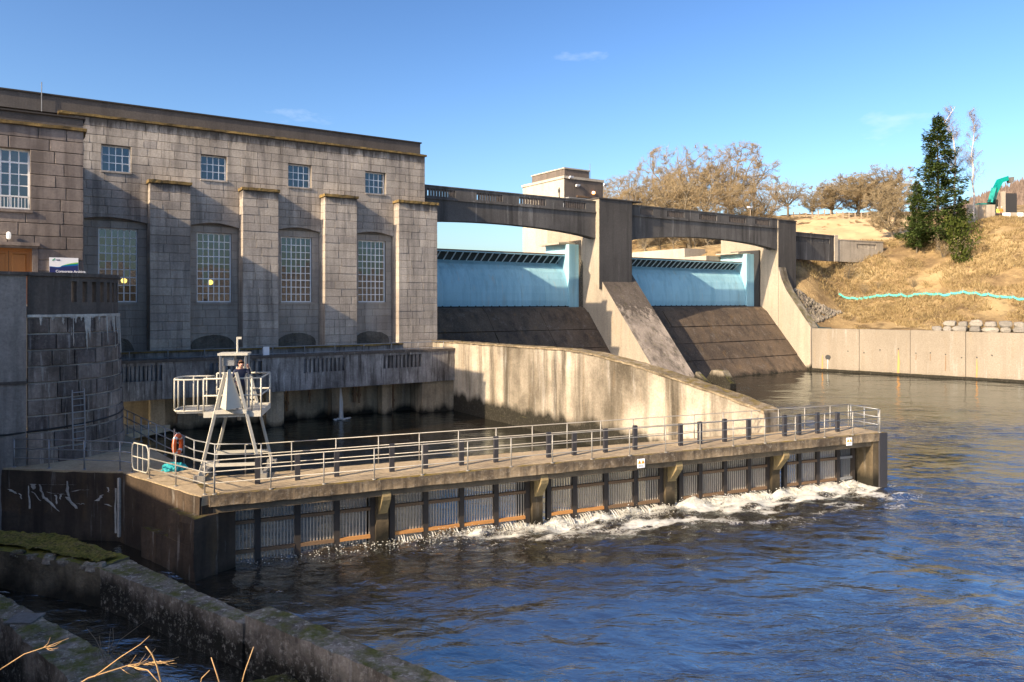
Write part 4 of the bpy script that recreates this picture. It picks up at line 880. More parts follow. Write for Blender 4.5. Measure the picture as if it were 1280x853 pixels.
def keepbank(X, Y):
    a = X*UX+Y*UY; D = -X*UY+Y*UX; q = (X-K0.x)*EX+(Y-K0.y)*EY; o = -(X-K0.x)*EY+(Y-K0.y)*EX
    return ((o > .6) & (a > 84.2) & (D < 72)) | (D > 71.5) | ((a > 88.3) & (o > .6))
xs = np.concatenate([np.arange(-60, 34, 4), np.arange(34, 90, .7), np.arange(90, 200, 5)]); ys = np.concatenate([np.arange(40, 80, 2), np.arange(80, 135, .7), np.arange(135, 330, 5)])
grid_object('hillside', xs, ys, bankz, 'grassland', keepbank)
def field_keep(X, Y):
    k = X/Y*FPX+CX; return (Y > 117) & (Y < 160) & (k > 985) & (k < 1150-(Y-117)*.25)
grid_object('field', np.arange(38, 95, .8), np.arange(112, 165, .8), lambda X, Y: bankz(X, Y)+.06+.1*fbm(X, Y, 2, 5), 'field', field_keep)
m = MB(DAM); m.box(-60, 88, 70.6, 200, 11, 12.6); m.build('reservoir', 'river', None, 'structure')
def gz(x, y): return float(bankz(np.array([x]), np.array([y]))[0])
def onbank(px, Y): x = (px-CX)/FPX*Y; return (x, Y, gz(x, Y))

# far wooded hill at the right skyline and low hills behind the viewer
def hillz(X, Y): return 8+np.clip(103-235*(.688-X/Y), 0, 150)*np.clip((Y-330)/370, 0, 1)+10*(fbm(X*.012, Y*.012, 4, 2)-.5)
xs = np.arange(150, 1700, 14.); ys = np.arange(330, 900, 14.)
grid_object('far_hill', xs, ys, hillz, 'far_hill', lambda X, Y: X/Y > .45)
m = MB(); rn = np.random.default_rng(3)
Yr = rn.uniform(480, 720, 9000); Xr = Yr*rn.uniform(.56, .95, 9000); Zr = hillz(Xr, Yr)
frac = Zr/np.maximum(hillz(Yr*0+Xr/Yr*700, Yr*0+700), 1); dens = fbm(Xr*.01, Yr*.01, 3, 8)
for x, y, z, fr_, dn in zip(Xr, Yr, Zr, frac, dens):
    if (fr_ < .6 or dn < .34): continue
    h = random.uniform(9, 16); w = random.uniform(2.2, 3.6); i = len(m.v)
    for q in range(4): an = q*1.571+random.random(); m.v.append((x+w*math.cos(an), y+w*math.sin(an), z))
    m.v.append((x, y, z+h)); 
    for q in range(4): m.face((i+q, i+(q+1) % 4, i+4))
tag(m.build('far_wood', 'far_twig', None, 'stuff', fix=False), 'brown leafless wood covering the distant hill on the right skyline', 'wood')
def backz(X, Y): r = np.hypot(X, Y); return -2+np.clip((r-170)/260, 0, 1)*(20+22*fbm(X*.008, Y*.008, 4, 6))*np.clip((40-Y)/80, 0, 1)
grid_object('valley_hills', np.arange(-560, 560, 20.), np.arange(-560, 60, 20.), backz, 'far_hill', lambda X, Y: np.hypot(X, Y) > 160)

# ------------------------------------------------------------------ near bank under the viewer (left foreground)
nz = tps([(0,0,6.9),(0,-10,8),(-10,-10,9),(10,0,5.2),(10,7,1),(10,11,-1.2),(0,8,3.2),(0,12,0),(0,15,-1.6),(-5,9,3.0),(-5,13,.2),(-9,13.4,.75),(-12,14.6,.8),(-12,11,3),(-16,13,3.4),(-16,17,1.1),(-20,13,6.0),(-22,19,2.6),(-26,22,5),(-28,16,8.5),(-34,13,9.6),(-22,7,10),(-27,8,10),(-14,5,6.5),
          (-34,28,8.2),(-45,20,10),(30,-5,4),(30,3,-1),(30,8,-2.5),(60,-30,5),(60,-18,-1.5),(60,0,-3),(-20,-20,11),(20,-25,9),(-8,17.5,-1.2),(-12,21,-1.2),(-4,16,-1.5),(-60,0,12),(-60,40,9),(100,-60,5),(100,-40,-2),(0,-60,12)])
def nearz(X, Y): return nz(X, Y)+(fbm(X*.7, Y*.7, 4, 12)-.5)*.5
xs = np.concatenate([np.arange(-62, -24, 1.5), np.arange(-24, 12, .3), np.arange(12, 110, 2)]); ys = np.concatenate([np.arange(-80, 4, 2.), np.arange(4, 34, .3)])
grid_object('near_bank', xs, ys, nearz, 'rough_earth', lambda X, Y: (Y < 17.4-.725*(X+12.4)) & (Y < 30))
# ------------------------------------------------------------------ river
def wk(X, Y): dx = X-F0[0]; dy = Y-F0[1]; return dx*WX+dy*WY, -dx*WY+dy*WX
def churn(X, Y):
    s, t = wk(X, Y); q = .9-t
    along = np.clip((s-.5)/11, .42, 1)*np.clip((s-.3)/1.5, 0, 1)*np.clip((31-s)/3, 0, 1)
    c = np.where(q > -.1, np.exp(-np.clip(q-.35, 0, 99)/(1.7+1.1*np.clip((s-6)/20, 0, 1))), np.exp(-np.clip(-q, 0, 99)*3))
    return c*along
def riverz(X, Y):
    s, t = wk(X, Y); q = .9-t; c = churn(X, Y)
    wx = X+.6*fbm(X*.3, Y*.3, 2, 31); wy = Y+.6*fbm(X*.3, Y*.3, 2, 37)
    z = (fbm(wx*.5, wy*.85, 4, 21)-.5)*.30+(fbm(wx*1.7, wy*2.4, 3, 41)-.5)*.09
    z = z*np.where((t > 1.2) & (X*UX+Y*UY < 28.7), .35, 1.0)*np.where((X-(-6))*.6+(Y-17.6)*.8 < 0, .6, 1)
    bay = .5+.5*np.sin(s*2*np.pi/1.55)
    z = z+c*((fbm(s*1.6, q*2.4, 4, 51)-.42)*.46)+c*.16*bay*np.exp(-np.clip(q, 0, 9)*1.6)
    z = z+np.exp(-np.clip(q-.6, 0, 99)/4)*np.clip((s-3)/8, 0, 1)*np.clip((33-s)/4, 0, 1)*(fbm(s*.7, q*1.1, 3, 61)-.5)*.30*(q > 0)
    return z*(.25+.75*chop(X, Y))
def chop(X, Y):
    s, t = wk(X, Y); q = .9-t; big = fbm(X*.09+3, Y*.16, 3, 81); d = np.hypot(X-6, Y-24)
    c = np.clip(.35+1.5*(big-.38), .22, 1)*np.clip(1.15-d/60, .22, 1)
    c = np.maximum(c, np.exp(-np.clip(q, 0, 99)/3.5)*(q > -.2)*np.clip((32-s)/3, 0, 1)*.9)
    pool = (t > 1.2) & (X*UX+Y*UY < 28.7); return np.where(pool, .22, c)
def foam(X, Y):
    s, t = wk(X, Y); c = churn(X, Y); streak = fbm(s*.9, (.9-t)*2.2, 4, 71)
    far = np.exp(-np.clip(.9-t, 0, 99)/4.5)*np.clip((s-5)/10, 0, 1)*np.clip((33-s)/3, 0, 1)*(.9-t > 0)*np.clip((streak-.46)*5, 0, 1)*.62
    return np.clip(c*(.55+1.0*streak)-.16, 0, 1)+far
xs = np.concatenate([np.arange(-120, -26, 4), np.arange(-26, 24, .13), np.arange(24, 62, .35), np.arange(62, 300, 6)]); ys = np.concatenate([np.arange(-260, 8, 6.), np.arange(8, 42, .13), np.arange(42, 110, .4)])
rv = grid_object('river', xs, ys, riverz, 'river', None, 'structure', ('foam', foam))
Xr_, Yr_ = np.meshgrid(xs, ys); at_ = rv.data.attributes.new('chop', 'FLOAT', 'POINT'); at_.data.foreach_set('value', chop(Xr_, Yr_).ravel().astype(np.float32))

# ================================================================== OBJECTS
# ------------------------------------------------------------------ fish-screen walkway
wk_o = thing('screen_walkway', WLK(14, 1, 0), 'long low concrete walkway on fish screens across the tailrace outlet', 'walkway')
LEN = 29.3
m = MB(WLK); m.hexa([(0, 0, 2.14), (LEN, 0, 2.14), (LEN, 2.1, 2.14), (-.6, 2.75, 2.14)], [(0, 0, 2.5), (LEN, 0, 2.5), (LEN, 2.1, 2.5), (-.6, 2.75, 2.5)]); rough(m.build('deck_slab', 'fascia', wk_o), .3, .022, 2.2)
m = MB(WLK); m.hexa([(.3, .16, 2.5), (LEN-.2, .16, 2.5), (LEN-.2, 1.98, 2.5), (-.3, 2.6, 2.5)], [(.3, .16, 2.525), (LEN-.2, .16, 2.525), (LEN-.2, 1.98, 2.525), (-.3, 2.6, 2.525)]); m.build('deck_surface', 'deck', wk_o)
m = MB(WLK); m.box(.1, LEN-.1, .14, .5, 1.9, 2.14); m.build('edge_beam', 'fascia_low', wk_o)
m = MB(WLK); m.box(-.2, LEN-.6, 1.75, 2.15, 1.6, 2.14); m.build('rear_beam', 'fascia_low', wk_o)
COLS = [478, 672, 838, 970]
for px in COLS:
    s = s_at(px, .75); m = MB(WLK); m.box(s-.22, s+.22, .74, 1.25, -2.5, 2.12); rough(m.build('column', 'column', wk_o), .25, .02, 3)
    m = MB(WLK); m.prism_x([(.74, 1.12), (.62, 1.16), (.12, 1.74), (.08, 1.88), (.16, 2.12), (.74, 2.12)], s-.15, s+.15); m.build('bracket', 'bracket', wk_o)
    m = MB(WLK); m.box(s-.3, s+.3, 2.0, 2.5 if 0 else 2.1, -2.5, 1.62); m.build('rear_column', 'column', wk_o)
STP = [276, 322, 372, 421, 466, 490, 532, 577, 620, 659, 686, 718, 757, 794, 826, 851, 875, 906, 936, 960, 981, 999, 1022, 1047, 1066]
SX = [s_at(p, .95) for p in STP]
for i, s in enumerate(SX):
    top = 3.5 if i not in (0, 24) and STP[i] not in (466, 659, 826, 960) else 2.12
    m = MB(WLK); m.box(s-.10, s+.10, .90, 1.08, -2.5, 2.13); m.build('stanchion', 'steel_dark', wk_o)
    if top > 3: m = MB(WLK); m.box(s-.085, s+.085, .9, 1.03, 2.53, top+random.uniform(-.06, .03)); m.build('guide_post', 'timber_dark', wk_o)
for i, (s0, s1) in enumerate(zip(SX, SX[1:])):
    if STP[i] in (466, 659, 826, 960): continue
    a, b = s0+.11, s1-.11; n = max(3, int((b-a)/.105)); m = MB(WLK)
    for k in range(n+1): x = a+(b-a)*k/n; m.box(x-.017, x+.017, 1.02, 1.08, -1.2, 2.1)
    m.build('screen', 'galv' if i == len(SX)-2 else 'bar', wk_o)
    for z, mat in ((1.24, 'rust_beam'), (.26, 'rust_and_sun' if 3 <= i <= 11 else 'rust_beam')):  # sun on the lower beams put in as brighter orange, middle bays
        m = MB(WLK); m.box(a-.01, b+.01, .885, 1.01, z, z+.11); m.build('cross_beam', mat if i < len(SX)-2 else 'galv', wk_o)
m = MB(WLK); m.box(LEN-.75, LEN-.02, .06, 1.95, -2.5, 2.13); rough(m.build('end_pier', 'column', wk_o), .3, .02, 2)
m = MB(WLK); m.box(s_at(1066, .95)+.1, LEN-.75, 1.5, 1.9, -2.5, 2.13); m.build('end_recess_wall', 'column', wk_o)
m = MB(WLK); m.box(LEN-.4, LEN+.08, -.02, .16, -2.5, 2.5); m.build('end_fender', 'timber_dark', wk_o)
# railings on the walkway
r1 = thing('front_railing', WLK(14, .12, 2.5), 'three-bar galvanised railing along the river edge of the walkway', 'railing')
railing(r1, [(.15, .12, 2.5), (LEN-.25, .12, 2.5)], WLK, (1.08, .72, .36), 1.72, r=.019, pr=.024, mat='galv_pale')
r2 = thing('rear_railing', WLK(14, 2.3, 2.5), 'three-bar galvanised railing along the pool edge of the walkway', 'railing')
railing(r2, [(1.2, 2.5, 2.5), (LEN-1.4, 1.98, 2.5), (LEN-.3, 1.9, 2.5)], WLK, (1.08, .72, .36), 1.6, r=.019, pr=.024, mat='galv_pale')
r3 = thing('end_railing', WLK(LEN, 1, 2.5), 'railing return closing the far right end of the walkway', 'railing')
railing(r3, [(LEN-.25, .2, 2.5), (LEN-.25, 1.8, 2.5)], WLK, (1.08, .72, .36), .8, mat='galv')
def warn(px, z, lab):
    s = s_at(px, -.02); w = thing('warning_sign', WLK(s, -.03, z), lab, 'sign', 'warning signs on the walkway edge')
    m = MB(WLK); m.box(s-.17, s+.17, -.05, -.03, z, z+.36); m.build('plate', 'sign_white', w)
    for d in (-.08, .08):
        m = MB(WLK); m.prism_y([(s+d-.07, z+.17), (s+d+.07, z+.17), (s+d, z+.32)], -.056, -.048); tr_ = m.build('hazard_triangle', 'sign_yellow', w)
        m = MB(WLK); m.box(s+d-.008, s+d+.008, -.06, -.055, z+.2, z+.27); m.build('exclamation_mark', 'black', tr_)
    m = MB(WLK); m.box(s-.13, s+.13, -.053, -.049, z+.055, z+.07); m.box(s-.13, s+.09, -.053, -.049, z+.095, z+.11); m.build('text_lines', 'galv', w)
warn(801, 2.02, 'small white warning sign with two yellow triangles at the walkway middle'); warn(1061, 2.08, 'small white warning sign with two yellow triangles near the walkway end')
# quay railings
r4 = thing('quay_railing', (-16.5, 27.2, 2.5), 'dull three-bar railing on the dark platform below the bastion', 'railing')
railing(r4, [(-18.4, 27.5, 2.5), (-14.2, 26.95, 2.5), (-13.6, 26.65, 2.5)], WLD, (1.05, .7, .35), 1.35, mat='galv')
r5 = thing('corner_railing', (-10.8, 24.5, 2.5), 'pale railing on the sunlit quay corner left of the gantry', 'railing')
railing(r5, [(-12.55, 25.75, 2.5), (-9.75, 23.6, 2.5), (-9.45, 23.6, 2.5)], WLD, (1.05, .7, .35), 1.7, mat='galv_pale')
gt = thing('railing_gate', (-13, 26.1, 2.5), 'cream tubular gate with rounded corners in the quay railing', 'gate')
ga, gb = Vector((-13.55, 26.55)), Vector((-12.62, 25.83))
def GP(f, z): c = ga+(gb-ga)*f; return (c.x, c.y, 2.5+z)
m = MB(); m.tube([GP(.12, .15), GP(.03, .25), GP(0, .4), GP(0, .85), GP(.03, 1.0), GP(.12, 1.1), GP(.88, 1.1), GP(.97, 1.0), GP(1, .85), GP(1, .4), GP(.97, .25), GP(.88, .15), GP(.12, .15)], .026, 6); m.build('outer_frame', 'gantry_cream', gt, smooth=True)
m = MB(); m.tube([GP(0, .62), GP(1, .62)], .02, 6); m.build('mid_bar', 'gantry_cream', gt)
for f in (.35, .66): m = MB(); m.tube([GP(f, .15), GP(f, 1.1)], .018, 6); m.build('upright', 'gantry_cream', gt)
r6 = thing('path_railing', (-14.5, 30.6, 2.5), 'long railing beside the path running back along the pool', 'railing')
railing(r6, [(-18.6, 35.4, 2.5), (-14.6, 30.55, 2.5), (-11.55, 27.05, 2.5), (-10.5, 26.3, 2.5), (-8.9, 26.4, 2.5)], WLD, (1.08, .72, .36), 1.25, mat='galv')
# lifebuoy
lb = thing('lifebuoy', (-12.35, 27.75, 2.7), 'orange lifebuoy with pale bands hung on the path railing', 'lifebuoy')
c = Vector(P(222, 556, 27.6)); R, r = .34, .075; axis = math.radians(4)
ex = Vector((math.cos(axis+math.pi*.5), math.sin(axis+math.pi*.5), 0)); ez = Vector((0, 0, 1)); nn = ex.cross(ez)
def tor(u, v, rr=r): d = ex*math.cos(u)+ez*math.sin(u); return tuple(c+d*(R+rr*math.cos(v))+nn*rr*math.sin(v))
m = MB(); nu, nv = 36, 10
for a_ in range(nu):
    for b_ in range(nv): m.v.append(tor(a_*2*math.pi/nu, b_*2*math.pi/nv))
for a_ in range(nu):
    for b_ in range(nv): m.face((a_*nv+b_, ((a_+1) % nu)*nv+b_, ((a_+1) % nu)*nv+(b_+1) % nv, a_*nv+(b_+1) % nv))
m.build('ring', 'orange', lb, smooth=True)
for k in range(4):
    m = MB(); u0 = k*math.pi/2+.6
    for a_ in range(4):
        for b_ in range(nv): m.v.append(tor(u0+a_*.09, b_*2*math.pi/nv, r*1.06))
    for a_ in range(3):
        for b_ in range(nv): m.face((a_*nv+b_, (a_+1)*nv+b_, (a_+1)*nv+(b_+1) % nv, a_*nv+(b_+1) % nv))
    m.build('band', 'white_paint', lb, smooth=True)
m = MB(); m.tube([tor(k*2*math.pi/24, 0, r*(1.35 if k % 6 else 1.0)) for k in range(25)], .012, 5); m.build('grab_rope', 'white_paint', lb)
m = MB(); p = c+nn*-.12; m.tube([(p.x, p.y, 2.5), (p.x, p.y, 3.9)], .03, 6); m.bar((p.x, p.y, c.z+.3), tuple(c+ez*.3), .04); m.build('hanger_post', 'galv', lb)
# turquoise net heap
c = P(217, 578, 27.1); bm = bmesh.new(); bmesh.ops.create_icosphere(bm, subdivisions=4, radius=1)
from mathutils import noise as mn
for v in bm.verts:
    n_ = mn.fractal(v.co*2.3, 1, 2, 4); v.co = Vector((v.co.x*.42, v.co.y*.34, max(v.co.z, -.1)*.24))*(1+.28*n_)
bmesh.ops.translate(bm, verts=bm.verts, vec=(c[0], c[1], 2.52))
me = bpy.data.meshes.new('net_heap'); bm.to_mesh(me); bm.free(); me.materials.append(M['teal_net']); nh = link('net_heap', me); tag(nh, 'heap of turquoise netting on the quay under the lifebuoy', 'net')

# ------------------------------------------------------------------ gantry with cage
GO = (-10.62, 25.25); gc, gs = math.cos(.17), math.sin(.17)
def GAN(x, y, z): return (GO[0]+x*gc-y*gs, GO[1]+x*gs+y*gc, z)
gn = thing('inspection_gantry', GAN(1, 1.2, 2.5), 'cream steel A-frame gantry with railed cage standing on the walkway', 'gantry')
for y, nm in ((0, 'near'), (2.3, 'far')):
    for x0, x1 in ((0, .84), (2.05, 1.2)):
        m = MB(GAN); m.bar((x0, y, 2.62), (x1, y, 6.2), .095, .095); m.build('leg', 'gantry_cream', gn)
        m = MB(GAN); m.box(x0-.17, x0+.17, y-.13, y+.13, 2.53, 2.72); m.build('foot', 'galv_pale', gn)
    m = MB(GAN); m.bar((.12, y, 3.05), (1.95, y, 3.05), .1, .1); m.build('tie_beam', 'gantry_cream', gn)
    m = MB(GAN); m.bar((.52, y, 4.86), (1.55, y, 4.86), .12, .14); m.build('cross_member', 'gantry_cream', gn)
    rg = -.52 if y == 0 else .16; A = (.95, y+rg*.2, 6.3); B = (.68, y, 5.0); C = (1.42, y, 5.0); Dd = (.95, y+rg*.8, 4.97); E = (1.0, y, 6.32)
    m = MB(GAN); m.poly([A, B, Dd]); m.poly([A, Dd, C, E]); m.poly([B, A, E, C]); m.poly([B, C, Dd]); m.build('head_plate', 'gantry_cream', gn)
for x in (.0, 2.05): m = MB(GAN); m.bar((x, .1, 2.63), (x, 2.25, 2.63), .12, .12); m.build('skid_rail', 'galv_pale', gn)
m = MB(GAN); m.box(.12, 2.0, .12, 2.18, 4.72, 4.8); m.build('platform_floor', 'galv', gn)
m = MB(GAN); m.box(.12, 2.0, .08, .14, 4.66, 4.86); m.box(.12, 2.0, 2.16, 2.22, 4.66, 4.86); m.box(1.96, 2.02, .14, 2.16, 4.66, 4.86); m.build('toe_board', 'gantry_cream', gn)
def GT_(pts, r, nm): m = MB(GAN); m.tube(pts, r, 6); m.build(nm, 'gantry_cream', gn, smooth=True)
for z in (5.98, 5.4): GT_([(.12, .12, z), (2.0, .12, z), (2.0, 2.18, z), (.12, 2.18, z)], .032, 'cage_rail')
for x, y in ((2.0, .12), (2.0, 2.18), (.12, .12), (.12, 2.18), (1.7, .12)): GT_([(x, y, 4.8), (x, y, 5.98)], .032, 'cage_post')
arc = [(-.15, .5), (-.6, .5), (-.9, .6), (-1.02, .9), (-1.02, 1.4), (-.9, 1.7), (-.6, 1.8), (-.15, 1.8)]
for z in (5.92, 4.84): GT_([(.12, .5, z)]+[(x, y, z) for x, y in arc]+[(.12, 1.8, z)], .032, 'basket_hoop')
for x, y in ((-.15, .5), (-.6, .5), (-1.02, .9), (-1.02, 1.4), (-.6, 1.8), (-.15, 1.8)): GT_([(x, y, 4.84), (x, y, 5.92)], .03, 'basket_bar')
m = MB(GAN); m.prism_z([(.12, .5)]+[(x*.96, y) for x, y in arc]+[(.12, 1.8)], 4.76, 4.81); m.build('basket_floor', 'galv', gn)
for x, y in ((.5, .9), (.5, 1.5), (1.35, .9), (1.35, 1.5)): m = MB(GAN); m.bar((x, y, 4.8), (x, y, 6.72), .07); m.build('hoist_upright', 'galv', gn)
m = MB(GAN); m.box(.42, 1.43, .82, 1.58, 6.72, 6.8); m.build('hoist_roof', 'gantry_cream', gn)
m = MB(GAN); m.box(.55, .95, 1.0, 1.4, 6.35, 6.72); m.build('hoist_motor', 'galv', gn)
m = MB(GAN); m.tube([(1.02, 1.2, 6.8), (1.02, 1.2, 7.35)], .035, 8); m.box(1.0, 1.16, 1.17, 1.23, 7.28, 7.36); m.build('mast', 'gantry_cream', gn)
m = MB(GAN); m.tube([(-.25, 1.0, 4.7), (-.02, 1.0, 4.7)], .1, 8); m.tube([(1.1, 1.1, 4.4), (1.1, 1.1, 4.72)], .07, 8); m.build('fittings', 'galv_pale', gn)

# ------------------------------------------------------------------ people
def person(name, label, loc, rz, arms, mats, lean=0.0, group=None, hair='hair', hat=None):
    """one skinned body; arms: ((elbow),(wrist)) for left and right in body space, facing -Y"""
    V = [(0, 0, .95), (0, .01+lean*-.1, 1.15), (0, lean*-.25, 1.36), (0, lean*-.32-.0, 1.49), (0, lean*-.36-.02, 1.57), (0, lean*-.38-.03, 1.68)]; R = [.135, .125, .15, .06, .085, .085]; E = [(0, 1), (1, 2), (2, 3), (3, 4), (4, 5)]
    part = {}
    for sx in (-1, 1):
        b = len(V); V += [(sx*.09, 0, .88), (sx*.105, -.02, .5), (sx*.11, .02, .1), (sx*.12, -.13, .045)]; R += [.095, .062, .047, .04]; E += [(0, b), (b, b+1), (b+1, b+2), (b+2, b+3)]
        el, wr = arms[0 if sx < 0 else 1]; b = len(V); V += [(sx*.19, lean*-.25, 1.40), el, wr]; R += [.075, .05, .036]; E += [(2, b), (b, b+1), (b+1, b+2)]
        d = (Vector(wr)-Vector(el)).normalized(); sd = d.cross(Vector((0, -1, .3))).normalized(); h = len(V)
        V.append(tuple(Vector(wr)+d*.07)); R.append(.032); E.append((b+2, h))
        for k in range(4):
            base = Vector(wr)+d*.1+sd*(k-1.5)*.021; L = (.062, .075, .07, .055)[k]; i = len(V); up = d.cross(sd)
            V += [tuple(base), tuple(base+d*L*.55+up*.012), tuple(base+d*L*.8+up*.035)]; R += [.010, .009, .008]; E += [(h, i), (i, i+1), (i+1, i+2)]
        i = len(V); tb = Vector(wr)+d*.045-sd*.036; V += [tuple(tb), tuple(tb+d*.035-sd*.022), tuple(tb+d*.065-sd*.02)]; R += [.012, .010, .009]; E += [(b+2, i), (i, i+1), (i+1, i+2)]
        part[sx] = Vector(wr)
    me = bpy.data.meshes.new('body'); me.from_pydata(V, E, []); o = bpy.data.objects.new('body', me); COL.objects.link(o)
    sk = o.modifiers.new('skin', 'SKIN'); ss = o.modifiers.new('sub', 'SUBSURF'); ss.levels = 2
    for i, r in enumerate(R): me.skin_vertices[0].data[i].radius = (r, r)
    me.skin_vertices[0].data[0].use_root = True
    bpy.context.view_layer.update(); em = bpy.data.meshes.new_from_object(o.evaluated_get(bpy.context.evaluated_depsgraph_get())); bpy.data.objects.remove(o)
    em.materials.clear(); [em.materials.append(M[k]) for k in (mats[0], mats[1], 'skin', 'black')]
    for p in em.polygons:
        c = p.center; p.use_smooth = True
        if c.z > 1.47 and abs(c.x) < .13: p.material_index = 2
        elif any((c-w).length < .03 or (c-w).dot((w-Vector(arms[0 if sx < 0 else 1][0])).normalized()) > .0 and (c-w).length < .22 for sx, w in part.items()): p.material_index = 2
        elif c.z < .12: p.material_index = 3
        elif c.z < .9: p.material_index = 1
        else: p.material_index = 0
    th = thing(name, loc, label, 'person', group, rz); T = Matrix.Translation(loc) @ Matrix.Rotation(rz, 4, 'Z')
    em.transform(T); link('body', em, th)
    hy = lean*-.38-.03
    bm = bmesh.new(); bmesh.ops.create_icosphere(bm, subdivisions=3, radius=1)
    for v in bm.verts: v.co = Vector((v.co.x*.088, v.co.y*.1+hy+.018, v.co.z*.09+1.70))
    bmesh.ops.delete(bm, geom=[v for v in bm.verts if (v.co.y < hy-.03 and v.co.z < 1.72) or v.co.z < 1.62], context='VERTS')
    hm = bpy.data.meshes.new('hair'); bm.to_mesh(hm); bm.free(); hm.materials.append(M[hat or hair]); hm.transform(T); link('hard_hat' if hat else 'hair', hm, th)
    f = MB()
    f.hexa([(-.012, hy-.078, 1.62), (.012, hy-.078, 1.62), (.006, hy-.075, 1.67), (-.006, hy-.075, 1.67)], [(-.008, hy-.108, 1.625), (.008, hy-.108, 1.625), (.004, hy-.09, 1.665), (-.004, hy-.09, 1.665)])
    for sx in (-1, 1): f.box(sx*.088-.008, sx*.088+.008, hy-.01, hy+.03, 1.61, 1.67)
    fm = f.mesh('nose_and_ears', 'skin'); fm.transform(T); link('nose_and_ears', fm, th)
    f = MB()
    for sx in (-1, 1): f.box(sx*.032-.012, sx*.032+.012, hy-.088, hy-.078, 1.662, 1.674)
    f.box(-.024, .024, hy-.086, hy-.074, 1.588, 1.596)
    fm = f.mesh('eyes_and_mouth', 'hair'); fm.transform(T); link('eyes_and_mouth', fm, th)
    return th
pl = GAN(1.22, .62, 4.8)
person('person', 'person in dark navy jacket raising a hand inside the gantry cage', pl, math.radians(35), (((-.30, -.08, 1.14), (-.22, -.28, 1.02)), ((.30, -.16, 1.30), (.20, -.32, 1.52))), ('jacket', 'trousers'), lean=.25)

# ------------------------------------------------------------------ foreground walls and bank debris
wa = MB()
def slab(mb, near, far, z0, zt): mb.hexa([(x, y, z0) for x, y in near+far[::-1]], [(x, y, zt) for x, y in near+far[::-1]])
m = MB(); slab(m, [(-21, 24.6), (-15.4, 22.4), (-14.2, 22.0), (-11.6, 21.0)], [(-21, 27.0), (-15.9, 23.9), (-14.6, 24.0), (-11.3, 21.9)], -1.5, 1.1)
w1 = thing('mossy_wall', (-14, 22.5, 0), 'low wall with broad green mossy top left of the river outlet', 'wall')
rough(m.build('moss_topped_end', 'mosswall', w1), .18, .07, 1.6)
m = MB(); slab(m, [(-11.62, 20.99), (-6.3, 17.38)], [(-11.2, 21.75), (-6.05, 17.72)], -1.5, 1.08)
rough(m.build('narrow_run', 'oldwall', w1), .14, .032, 2.6)
rn = random.Random(12)
for k, f in enumerate((.02, .16, .3, .45, .62, .7)):
    x = -14.9+f*4.4; y = 22.2-f*1.6; w_ = rn.uniform(.12, .24); m = MB(); m.box(x-w_, x+w_, y+.0, y+rn.uniform(.18, .34), .98, rn.uniform(1.08, 1.18)); rough(m.build('edge_stone', 'oldwall', w1), .1, .06, 4, k*3)
from mathutils import geometry as mgeo
poly_m = [(-15.9, 22.75), (-14.3, 22.25), (-11.8, 21.15), (-11.45, 21.75), (-14.6, 23.85), (-16.3, 23.9), (-19, 25.4), (-19, 24.0)]
def inpoly(X, Y):
    ins = np.zeros(X.shape, bool); n = len(poly_m)
    for i in range(n):
        (x0, y0), (x1, y1) = poly_m[i], poly_m[(i+1) % n]; c = ((y0 > Y) != (y1 > Y)) & (X < (x1-x0)*(Y-y0)/(y1-y0+1e-9)+x0); ins ^= c
    return ins
mc = grid_object('moss_carpet', np.arange(-19.2, -11.3, .045), np.arange(21, 25.6, .045), lambda X, Y: 1.06+.16*fbm(X*1.3, Y*1.3, 3, 5)+.10*fbm(X*6, Y*6, 3, 6)+.05*fbm(X*16, Y*16, 2, 7), 'moss', inpoly, 'stuff', smooth=False)
setpar(mc, w1)
w2 = thing('lichened_wall', (-3.5, 15.9, 0), 'narrow lichen-spotted wall running to the bottom centre of the view', 'wall')
m = MB(); slab(m, [(-6.25, 17.42), (-.2, 12.9)], [(-5.85, 17.95), (.2, 13.4)], -1.5, 1.28); rough(m.build('body', 'oldwall', w2), .14, .032, 2.8, 5)
m = MB(); slab(m, [(-7.6, 14.5), (-4.6, 16.0)], [(-7.7, 14.8), (-4.9, 16.35)], -1.5, .45); w3 = m.build('cross_wall', 'oldwall'); rough(w3, .16, .05, 2.2, 3); tag(w3, 'low dark cross wall under the lichened wall at the bottom', 'wall')
w4 = thing('channel_wall', (-10, 16.3, 0), 'broad flat-topped old concrete wall in the lower left corner', 'wall')
m = MB(); slab(m, [(-15.2, 19.5), (-12.0, 17.35), (-8.4, 14.25), (-6.2, 12.5)], [(-15.8, 20.8), (-12.75, 18.6), (-6.75, 14.25), (-4.6, 12.6)], -1.5, 1.3); rough(m.build('body', 'oldwall', w4), .15, .05, 2.2, 9)
m = MB(); m.box(-11.55, -10.9, 16.85, 17.4, 1.3, 1.34); rough(m.build('pale_patch', 'coping_stone', w4), .15, .03, 3)
